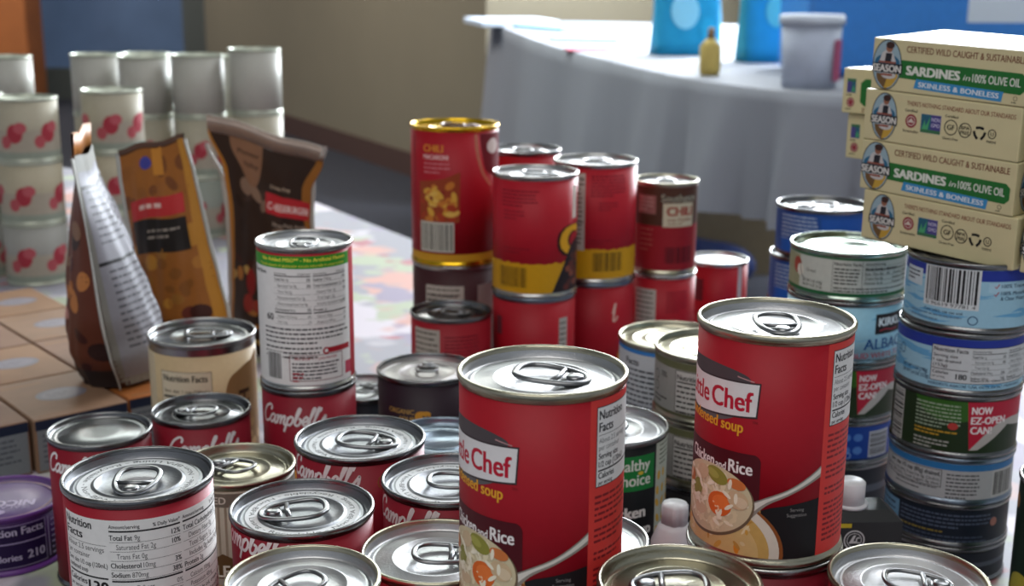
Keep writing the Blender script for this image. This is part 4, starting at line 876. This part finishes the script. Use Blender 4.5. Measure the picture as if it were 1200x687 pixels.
# ------------------------------------------------------------ sardine boxes
CREAM = '#c6bc92'
cream = pmat('cream_carton', CREAM, .45, 0, .4, noise=.03, nscale=60)
def emblem(c, u, v, a, b, ban):
    c.ell(u, v, a, b, '#221f22', n=44); c.ell(u, v, a-.6, b-.7, '#8fa6b0', n=44)
    c.ell(u, v+b*.08, a*.86, b*.34, '#2a607e', n=30)
    # generic figure at work above the name
    c.poly(catmull([(u-a*.55, v+b*.12), (u-a*.35, v+b*.46), (u-a*.05, v+b*.58), (u+a*.3, v+b*.5), (u+a*.6, v+b*.14)], 5), '#b9b6b4')
    c.poly([(u-a*.18, v+b*.1), (u+a*.26, v+b*.1), (u+a*.3, v+b*.46), (u-a*.12, v+b*.46)], '#26262c'); c.ell(u+a*.1, v+b*.66, a*.24, b*.17, '#8a5c48', n=16); c.ell(u+a*.14, v+b*.78, a*.3, b*.14, '#3a2420', n=16)
    c.poly(catmull([(u-a*.7, v-b*.35), (u-a*.6, v-b*.62), (u-a*.2, v-b*.9), (u+a*.1, v-b*.94), (u, v-b*.4)], 5), '#6a5030'); c.poly(catmull([(u-a*.1, v-b*.94), (u+a*.35, v-b*.85), (u+a*.7, v-b*.55), (u+a*.75, v-b*.35), (u+a*.1, v-b*.42)], 5), '#b9953c')
    c.ell(u+a*.15, v-b*.42, a*.5, b*.14, '#b9b6b4', n=16); c.rect(u-a*.6, v+b*.06, u+a*.6, v+b*.13, '#8a4c3a'); c.rect(u-a*.4, v-b*.44, u+a*.4, v-b*.36, '#8a4c3a')
    c.poly([(u-ban/2, v-b*.32), (u+ban/2, v-b*.34), (u+ban/2, v+b*.06), (u-ban/2, v+b*.04)], '#1f2328'); c.text('SEASON', u, v-b*.28, b*.28, '#d4d2cc', 1.6, w=ban*.9, align='c')
BW, BD, BH = .112, .080, .0332
def face_sardines(c):
    W_, H_ = BW*1000, BH*1000
    c.text('CERTIFIED WILD CAUGHT & SUSTAINABLE', 25.5, H_-7.6, 4.1, '#6a3424', .6, w=82)
    c.poly([(20, 9), (106, 7), (109, 10), (109, 17), (106, 19.8), (20, 20.5)], '#24682e'); c.text('SARDINES', 26.5, 11.6, 5.6, '#d4d6cc', 2, w=38); c.text('in', 67, 12, 3.6, '#d4d6cc', .2, shear=.3, w=4.6); c.text('100% OLIVE OIL', 73.5, 11.6, 5, '#d4d6cc', .8, w=32)
    c.poly([(32.5, 3.4), (94, 1.6), (95, 7.8), (34, 9.4)], '#3a86b8'); c.text('SKINLESS & BONELESS', 36, 4.6, 3.2, '#d6dce0', 1, w=56, rot=-.02); c.ring(103, 4.6, 1.4, 1.4, .3, K); c.scribble(100.6, 2.4, 5, 1, 1, .8, K, 3)
    emblem(c, 11.5, H_/2, 11, 16.2, 23.5)
def face_icons(c):
    H_ = BH*1000
    emblem(c, 15.5, H_/2, 9.8, 15.6, 20.5)
    c.text("THERE'S NOTHING STANDARD ABOUT OUR STANDARDS", 32, H_-7.4, 2.9, '#7a3c2c', .4, w=76)
    c.text('Certified', 31, H_-11.4, 1.8, K, .6, w=9); c.ell(36, 16, 4.2, 4.4, '#8a2a36'); c.ring(36, 16, 3, 3.1, .5, '#c9bcb0'); c.poly([(33.6, 15), (38.4, 15), (36, 18)], '#c9bcb0'); c.text('Sustainable', 30.4, 8.6, 1.7, K, .6, w=11.5)
    c.rect(43, 9.6, 58, 22, '#c4bfa8'); c.rect(43.3, 9.9, 50.5, 21.7, '#2a5c70'); c.rect(50.5, 9.9, 57.7, 21.7, '#4a4480'); c.poly([(44, 11), (46, 18), (47, 14), (50, 20.6), (48.6, 12)], '#4a9c6a'); c.text('NON', 51, 17.6, 2.4, '#b9b6cc', .8, w=6); c.text('GMO', 51, 14, 2.4, '#b9b6cc', .8, w=6); c.rect(43.3, 9.9, 57.7, 12, '#3a6a48')
    c.text('Certified', 60.5, 21.6, 1.7, K, .6, w=9); c.ring(65, 15.5, 4.7, 4.9, .6, K); c.text('GF', 65, 14, 3.2, K, 1, align='c'); c.text('Gluten-Free', 59.6, 7.6, 1.6, K, .6, w=11)
    c.ring(75, 15, 4.5, 4.7, .6, K); c.text('BPA', 75, 15.4, 2.2, K, 1, w=6, align='c'); c.text('FREE', 75, 12.4, 2.2, K, 1, w=6, align='c')
    for k in range(3):
        a = 2*pi*k/3+pi/2; c.stroke([(85+4*cos(a-.75), 14.6+4*sin(a-.75)), (85+3.4*cos(a), 14.6+3.4*sin(a)), (85+4*cos(a+.75), 14.6+4*sin(a+.75))], 1.7, K, smooth=False)
    c.ring(93.5, 15, 2.8, 3, .6, K); c.text('U', 93.5, 13.8, 2.4, K, 1, align='c'); c.text('PAREVE', 93.5, 9.4, 1.5, K, .8, w=6.5, align='c')
def face_upside(c):
    W_, H_ = BW*1000, BH*1000
    c.rect(3.5, 15, 12, 26, '#c4bfa8'); c.rect(3.8, 15.3, 7.8, 25.7, '#4a4480'); c.rect(7.8, 15.3, 11.7, 25.7, '#2a5c70'); c.poly([(8, 16), (9.5, 21), (11.2, 17)], '#4a9c6a'); c.rect(3.8, 23.6, 11.7, 25.7, '#3a6a48')
    c.scribble(3.6, 14, 8, 1, 1.6, 1.2, K, 3); c.ell(7.6, 8.2, 3.4, 3.6, '#8a2a36'); c.ring(7.6, 8.2, 2.4, 2.6, .4, '#c9bcb0'); c.scribble(3.6, 3.6, 8, 1, 1.6, 1.2, K, 4)
    c.poly([(16, 9), (20, 6), (100, 6), (100, 26), (20, 26), (16, 23)], '#24682e'); c.text('CERTIFIED WILD CAUGHT & SUSTAINABLE', 104, 4.6, 3.2, '#6a3424', .6, w=86, rot=pi)
def sardine_box(loc, rot, label, face, side=True):
    o = link('sardine_box', box(0, BW, 0, BD, 0, BH, bev=.0008), cream, smooth=False, loc=loc, rot=rot)
    tag(o, label, 'box', 'boxes of sardines in the stack')
    c = Canvas(); face(c); c.build('front_print', lambda u, v, l: Vector((u, -.00008-l, v)), o, step=500, clip=(.4, BW*1000-.4, .4, BH*1000-.4))
    c = Canvas(); face_icons(c) if face is face_sardines else face_sardines(c)
    c.build('back_print', lambda u, v, l: Vector((BW-u, BD+.00008+l, v)), o, step=500, clip=(.4, BW*1000-.4, .4, BH*1000-.4))
    c = Canvas(); emblem(c, 16, BH*500, 9.8, 15.6, 20.5); c.rect(30, 8, 76, 18, '#24682e'); c.text('SARDINES', 34, 10.4, 5, '#d4d6cc', 2, w=36)
    c.build('end_print', lambda u, v, l: Vector((BW+.00008+l, u, v)), o, step=500, clip=(.4, BD*1000-.4, .4, BH*1000-.4))
    c = Canvas(); c.rect(20, 20, 98, 62, '#24682e'); c.text('SARDINES', 28, 36, 12, '#d4d6cc', 2, w=62)
    c.build('top_print', lambda u, v, l: Vector((u, v, BH+.00008+l)), o, step=500) if not side else c.items.clear()
    return o
Rb = Matrix.Rotation(rad(-50.5), 3, 'Z') @ Matrix.Rotation(rad(2.0), 3, 'Y') @ Matrix.Rotation(rad(2.3), 3, 'X')
eb = Rb.to_euler(); O = Vector((.2347, .853, 1.0914)); names = ('topmost', 'second', 'third', 'lowest')
for k in range(4):
    off = (.0, -.0017, -.0012, .0030)[k]*1.0+(-.0005 if k == 0 else 0)
    p = O+Rb @ Vector((off+(.0018 if k == 0 else 0), 0, -(k+1)*BH-.0004*k))
    sardine_box(p, eb, ('topmost sardine box with green SARDINES band, its top bright white', 'second sardine box from the top with certification icons', 'third sardine box from the top with green SARDINES band', 'lowest sardine box with certification icons resting on the tuna tins')[k], face_sardines if k % 2 == 0 else face_icons)
for k, (p, lb) in enumerate((((.2398, .965, T+.3234-BH), 'upper cream box turned upside down behind the sardine stack'), ((.2450, .965, T+.3234-2*BH-.0008), 'cream box turned upside down just below the upper rear one'), ((.2720, .948, T+.3234-3*BH-.0016), 'hidden cream box under the two rear sardine boxes'))):
    sardine_box(Vector(p)+Vector((.008, .0065, 0)), (0, 0, rad(-50.5)), lb, face_upside)
# next stack at the right edge
ax = Rb @ Vector((1, 0, 0))
for k in range(1, 4):
    p = O+Rb @ Vector((BW+.0065, .002, -(k+1)*BH-.0004*k))
    sardine_box(p, eb, ('sardine box at the right edge, level with the second box', 'sardine box at the right edge, level with the third box', 'sardine box at the right edge, level with the lowest box')[k-1], face_icons if k == 2 else face_sardines)

# ------------------------------------------------------------ tan tin boxes on the left
tanm = [pmat('tan_carton_'+str(i), cc, .6, 0, .3, noise=.10, nscale=30) for i, cc in enumerate(('#7d614c', '#806046', '#775a48'))]
yel = pmat('yellow_tan_carton', '#746240', .5, 0, .3, noise=.10, nscale=30)
orange = pmat('orange_tan_carton', '#8a5024', .5, 0, .3, noise=.12, nscale=30)
LW, LD, LH = .078, .108, .045
def tan_box(x, y, rz, label, m, oval=True, z=T):
    o = link('tin_carton', box(0, LW, 0, LD, 0, LH, bev=.0015), m, smooth=False, loc=(x, y, z), rot=rz); tag(o, label, 'box', 'tan cartons laid edge to edge')
    c = Canvas()
    if oval:
        c.ell(LW*500+4, LD*500, 21, 16, '#6d6a72', n=30); c.ell(LW*500+4, LD*500, 17, 12, '#7a747a', n=30); c.scribble(LW*500-8, LD*500+5, 24, 2, 6, 4, '#6a666e', 4)
    c.rect(6, 6, 30, 9, '#7a5638'); c.rect(6, LD*1000-16, 40, LD*1000-13, '#84603c')
    c.build('top_print', lambda u, v, l: Vector((u, v, LH+.0001+l)), o, step=500)
    c = Canvas(); c.rect(1, LH*1000-9, LW*1000-1, LH*1000-1, '#1c2438'); c.rect(2, 2, LW*1000-2, LH*1000-9, '#6f7478'); c.scribble(6, LH*1000-13, LW*1000-14, 6, 4.4, 2.2, '#4a4e56', 3)
    c.build('front_print', lambda u, v, l: Vector((u, -.0001-l, v)), o, step=500)
    return o
U = Vector((cos(rad(40)), sin(rad(40)), 0)); V = Vector((-sin(rad(40)), cos(rad(40)), 0)); O2 = Vector((-.377, .955, 0)); pos = {}
ord_ = ('first', 'second', 'third', 'fourth', 'fifth')
for i in (-1, 0, 1):
    for j in range(5):
        if i == 1 and j > 3: continue
        p = O2+U*(LW+.0022)*i+V*(LD+.002)*j+V*(.004*(i % 2))
        if i == 1 and j == 0: p += V*.0
        colname = {-1: 'leftmost', 0: 'middle', 1: 'right'}[i]
        m = tanm[(i+j) % 3]; desc = 'tan carton with bluish oval'
        if (i, j) == (-1, 1): m = yel; desc = 'yellowish carton without oval'
        if i == 1: m = orange if j == 0 else m; desc = 'orange-tan carton' if j == 0 else desc
        tan_box(p.x, p.y, rad(40), f'{desc}, {ord_[j]} from the front in the {colname} row', m, oval=(i, j) not in ((-1, 1), (1, 0)))

# ------------------------------------------------------------ pouches
def pouch(name, loc, rz, w, h, th, wprof, lean, label, basem, deco_front, deco_back, fin=.006, topfold=None, finm=None, openness=0., crush=0., seed=1, roll=0., slope=0.):
    root = empty(name, loc, rz); tag(root, label, 'food pouch')
    root.rotation_euler[0] = rad(lean); root.rotation_euler[1] = rad(roll)
    rr = random.Random(seed); ph = [rr.uniform(0, 6) for _ in range(6)]
    def width(v):
        t = max(0, min(1, v/h))*(len(wprof)-1); i = min(int(t), len(wprof)-2); f = t-i; f = f*f*(3-2*f)
        return w/2*(wprof[i]*(1-f)+wprof[i+1]*f)
    def thick(v):
        t = max(0, min(1, v/h)); return th/2*max(openness*t, (1-t**1.6))*(.75+.25*min(1, t*6))
    def surf(s, v, side, l=0.):
        t = v/h; wd = width(v); k = max(0, 1-abs(s)**2.2); y = thick(v)*k**.8
        wr = crush*(.5*sin(9*s+11*t+ph[0])*sin(14*t+ph[1])+.35*sin(17*s-9*t+ph[2])+.25*sin(23*t+6*s+ph[3]))*k*min(1, (1-t)*4+.1)
        y = max(.0004, y+wr)
        return Vector((s*wd, (-1 if side == 0 else 1)*(y+l), v*(1-slope*s*t)+.0015*sin(5*s+ph[4])*t))
    bm = bmesh.new(); NS, NV = 28, 44; g = []
    for side in (0, 1):
        g.append([[bm.verts.new(surf(-1+2*i/NS, h*j/NV, side)) for i in range(NS+1)] for j in range(NV+1)])
        for j in range(NV):
            for i in range(NS):
                q = (g[side][j][i], g[side][j][i+1], g[side][j+1][i+1], g[side][j+1][i]); bm.faces.new(q if side == 0 else q[::-1])
    for i in range(NS): bm.faces.new((g[0][0][i+1], g[0][0][i], g[1][0][i], g[1][0][i+1]))
    if openness == 0:
        for i in range(NS): bm.faces.new((g[0][NV][i], g[0][NV][i+1], g[1][NV][i+1], g[1][NV][i]))
    bmesh.ops.remove_doubles(bm, verts=bm.verts, dist=.00001)
    body = link('pouch_body', bm, basem, root)
    for sgn in (-1, 1):
        bm = bmesh.new(); rows = []
        for j in range(NV+1):
            v = h*j/NV; wd = width(v)-.0005; e = wd+fin
            rows.append([bm.verts.new((sgn*wd, -.0004, v)), bm.verts.new((sgn*e, -.0004+.001*sin(8*v/h+ph[5]), v)), bm.verts.new((sgn*e, .0004+.001*sin(8*v/h+ph[5]), v)), bm.verts.new((sgn*wd, .0004, v))])
        for a, b in zip(rows, rows[1:]):
            for k in range(4): bm.faces.new((a[k], a[(k+1) % 4], b[(k+1) % 4], b[k]))
        bmesh.ops.recalc_face_normals(bm, faces=bm.faces); link('side_seam', bm, finm or basem, root)
    for side, deco in ((0, deco_front), (1, deco_back)):
        if not deco: continue
        c = Canvas(); c.layer = 2; deco(c, w*500, h*1000)
        c.build('front_print' if side == 0 else 'back_print', (lambda u, v, l, side=side: surf((u if side == 0 else -u)*2/w, v, side, .0001+l)), root, step=3.5, vstep=4, clip=(-w*499, w*499, .5, h*1000-.3), lift=.00006)
    if topfold:
        m, th_ = topfold
        bm = bmesh.new(); a = [surf(-1+2*i/NS, h, 0) for i in range(NS+1)]; prev = None
        for p in a:
            cur = [bm.verts.new((p.x, -.0008, p.z-.002)), bm.verts.new((p.x*1.01, -.0012+.15*th_, p.z+th_)), bm.verts.new((p.x*1.01, .0012+.15*th_, p.z+th_)), bm.verts.new((p.x, .0008, p.z-.002))]
            if prev:
                for k in range(4): bm.faces.new((prev[k], prev[(k+1) % 4], cur[(k+1) % 4], cur[k]))
            prev = cur
        bmesh.ops.recalc_face_normals(bm, faces=bm.faces); link('top_seal', bm, m, root)
    return root
foil = pmat('dark_glossy_film', '#2a1c16', .28, 0, .5, coat=.3, noise=.3, nscale=30)
brownfilm = pmat('brown_glossy_film', '#4a2c1a', .3, 0, .5, coat=.3, noise=.3, nscale=30)
whitefilm = pmat('silver_white_film', '#a8a9a4', .3, .15, .5, noise=.06, nscale=60)
goldfilm = pmat('orange_brown_film', '#9a5f22', .35, 0, .5, noise=.2, nscale=40)
def burger_front(c, R, H):
    c.rect(-R, 0, R, H, '#2c1f18'); r = random.Random(5); c.layer = 4
    for i in range(60):
        u, v = r.uniform(-R, R), r.uniform(H*.02, H*.80); cols = ('#3a2a22', '#5a4030', '#7a6454', '#241812', '#6e5a4c') if v > H*.5 else ('#6a1c16', '#8a3424', '#9a6428', '#5a2418', '#a88a4c', '#3a1c14')
        c.ell(u, v, r.uniform(3, 11), r.uniform(2, 8), r.choice(cols), layer=4+i % 6, rot=r.uniform(0, 3), n=12)
    c.layer = 12
    c.poly([(-R*.45, H*.36), (R*.9, H*.30), (R*.9, H*.46), (-R*.3, H*.5)], '#4a3a32')
    for i in range(16): c.ell(r.uniform(-R*.1, R*.8), r.uniform(H*.3, H*.42), r.uniform(3, 8), r.uniform(2, 4), r.choice(('#b07a34', '#c09a54', '#8a3a20')), layer=14+i % 4, rot=r.uniform(0, 3), n=12)
    c.layer = 20
    c.ell(-R*.42, H*.36, 6, 14, '#7a1c1c'); c.ell(-R*.5, H*.26, 7, 10, '#8a2a20')
    c.poly(catmull([(-R*.94, 0), (-R*.9, H*.4), (-R*.86, H*.7), (-R*.96, H), (-R*1.0, H)], 5)+[(-R, 0)], '#a06a24'); c.poly(catmull([(R*.95, 0), (R*.9, H*.6), (R*.8, H*.8), (R*.9, H), (R, H)], 5)+[(R, 0)], '#8a5a24')
    c.poly(catmull([(-R*.62, H*.99), (-R*.62, H*.92), (-R*.45, H*.82), (-R*.22, H*.80), (-R*.08, H*.9), (-R*.04, H*.99)], 6), '#7a5a44'); c.text('Pioneer', -R*.33, H*.925, 5, '#2c1a12', .6, align='c', shear=.2, w=22); c.text('Valley', -R*.32, H*.875, 5, '#2c1a12', .6, align='c', shear=.2, w=17)
    c.text('Dinner Prep', R*.32, H*.815, 4, '#b9a894', .3, w=24, align='c')
    c.poly([(0, H*.70), (R*.98, H*.68), (R*.98, H*.775), (0, H*.795)], '#a8242c'); c.text('CHEESEBURGER', R*.04, H*.72, 7.4, '#d8ccc8', .9, w=R*.92, rot=-.05)
    c.text('Elbow Pasta, Smoky', R*.14, H*.645, 4, '#a89a8c', .2, w=R*.78, rot=-.05); c.text('Cheddar Sauce', R*.18, H*.595, 4.2, '#a89a8c', .4, w=R*.66, rot=-.05)
pouch('food_pouch', (-.247, 1.30, T), rad(-8), .108, .222, .042, (.90, .90, .84, .80, .79, .84, 1.10), 4, 'dark cheeseburger pasta pouch with folded silver top behind the vegetable soup can', foil, burger_front, None,
      fin=.005, topfold=(pmat('taupe_seal_film', '#7c6c62', .3, .2, noise=.1), .014), finm=whitefilm, crush=.0022, seed=3, slope=.075)
def nutri_back(c, R, H):
    c.rect(-R, 0, R, H, '#80807a'); c.rect(-R*.95, H*.04, R*.6, H*.93, '#85858c'); c.rect(-R*.95, H*.80, R*.6, H*.87, '#75757c'); c.rect(-R*.95, H*.545, R*.6, H*.56, '#1c1c1e'); c.rect(-R*.95, H*.86, R*.6, H*.875, '#1c1c1e')
    c.scribble(-R*.85, H*.85, R*1.3, 8, 6, 2.6, '#55555c', 3); c.scribble(-R*.85, H*.52, R*1.3, 12, 6, 2.6, '#4a4a50', 5); c.rect(R*.6, 0, R, H, '#b4b6ae')
def food_front(c, R, H):
    r = random.Random(9); c.rect(-R, 0, R, H, '#5a2c1c'); c.layer = 4
    for i in range(70):
        u, v = r.uniform(-R, R), r.uniform(0, H*.98)
        cols = ('#3a1614', '#4c1c18', '#2a1412') if v < H*.3 else (('#9a5a24', '#b0703a', '#7a3c1c', '#b07c74', '#8a2432') if v < H*.55 else ('#4a2420', '#6a342c', '#2a1614', '#7a5a44'))
        c.ell(u, v, r.uniform(4, 12), r.uniform(3, 9), r.choice(cols), layer=4+i % 7, rot=r.uniform(0, 3), n=12)
    c.layer = 12; c.ell(-R*.6, H*.42, 13, 16, '#9a2438'); c.rect(-R, 0, R, H*.09, '#2c2220')
pouch('food_pouch', (-.338, 1.065, T+LH+.002), rad(-79), .112, .200, .084, (.55, .86, 1.0, 1.0, .98,   .95, .92), 6, 'bulging pouch turned to its white facts panel, on the tan cartons', brownfilm, food_front, nutri_back,
      fin=.008, topfold=(goldfilm, .018), finm=whitefilm, crush=.003, seed=7, openness=.16)
def orange_front(c, R, H):
    r = random.Random(12); c.rect(-R, 0, R, H, '#8a5420'); c.layer = 4
    for i in range(60):
        u, v = r.uniform(-R, R), r.uniform(0, H*.98)
        cols = ('#3a1a14', '#5a2418') if v < H*.22 else (('#9a6424', '#a8742c', '#7a4a1c', '#8a5c24') if v < H*.55 else ('#7a4a20', '#84501f', '#8a5424', '#6a3c1c'))
        c.ell(u, v, r.uniform(4, 11), r.uniform(3, 8), r.choice(cols), layer=4+i % 6, rot=r.uniform(0, 3), n=12)
    c.layer = 12; c.poly([(-R*.8, H*.5), (R*.7, H*.48), (R*.7, H*.64), (-R*.8, H*.66)], '#1c1614'); c.scribble(-R*.3, H*.6, R*.9, 2, 6, 3, '#8a8078', 4)
    c.rect(-R*.8, H*.66, R*.7, H*.755, '#a82a2c'); c.scribble(-R*.5, H*.725, R*1.1, 1, 6, 6, '#c9a8a0', 4)
    c.rect(R*.82, 0, R, H, '#a8742a'); c.ell(-R*.2, H*.92, 8, 6, '#3a3a84'); c.rect(0, H*.86, 14, H, '#b0742a')
pouch('food_pouch', (-.300, 1.150, T+LH+.002), rad(-20), .092, .192, .046, (1.0, 1.02, .96, .90, .88, .86, .80), -5, 'orange and brown pouch with red band leaning behind the white-panelled pouch', goldfilm, orange_front, None,
      fin=.004, topfold=(brownfilm, .004), finm=whitefilm, crush=.002, seed=11, roll=-13)

# ------------------------------------------------------------ blurred cans at the far left
lidg = pmat('greenish_lid', '#a6ab9c', .35, .4, .5, noise=.1)
def far_can(x, y, z, R, h, label, seed, base):
    return tin(x, y, z, R, h, label, 'food_can', 'can', 'stacked pale cans at the far left', base=base, art=cream_can_art(seed) if base != '#a5a49c' else None, lid='bead', rim=lidg, lidm=lidg, rot=seed*17 % 40-20)
cols_ = [(-.70, 1.66, .237), (-.615, 1.62, .237), (-.53, 1.70, .240), (-.64, 1.99, .268), (-.555, 1.95, .268), (-.47, 1.93, .272), (-.385, 1.93, .281), (-.79, 2.02, .262), (-.43, 2.06, .262), (-.60, 2.12, .262)]
nm = ('at the left edge', 'right of the left edge stack', 'just behind the white-panelled pouch', 'second in the rear row', 'third in the rear row', 'fourth in the rear row', 'at the right end of the rear row', 'first in the rear row', 'hidden behind the right end', 'deepest in the group')
for q, (x, y, zt) in enumerate(cols_):
    n = 3; h = zt/n; R = .039 if y > 1.8 else .040
    for k in range(n):
        base = ('#a5a49c', '#a09a88', '#8d938a')[k] if y > 1.8 else ('#a09a88', '#a39b86', '#8f8f8a')[k]
        far_can(x, y, zt-h*k, R, h, f"pale can, {('topmost', 'middle', 'lowest')[k]} of the far stack {nm[q]}", q*3+k, base)
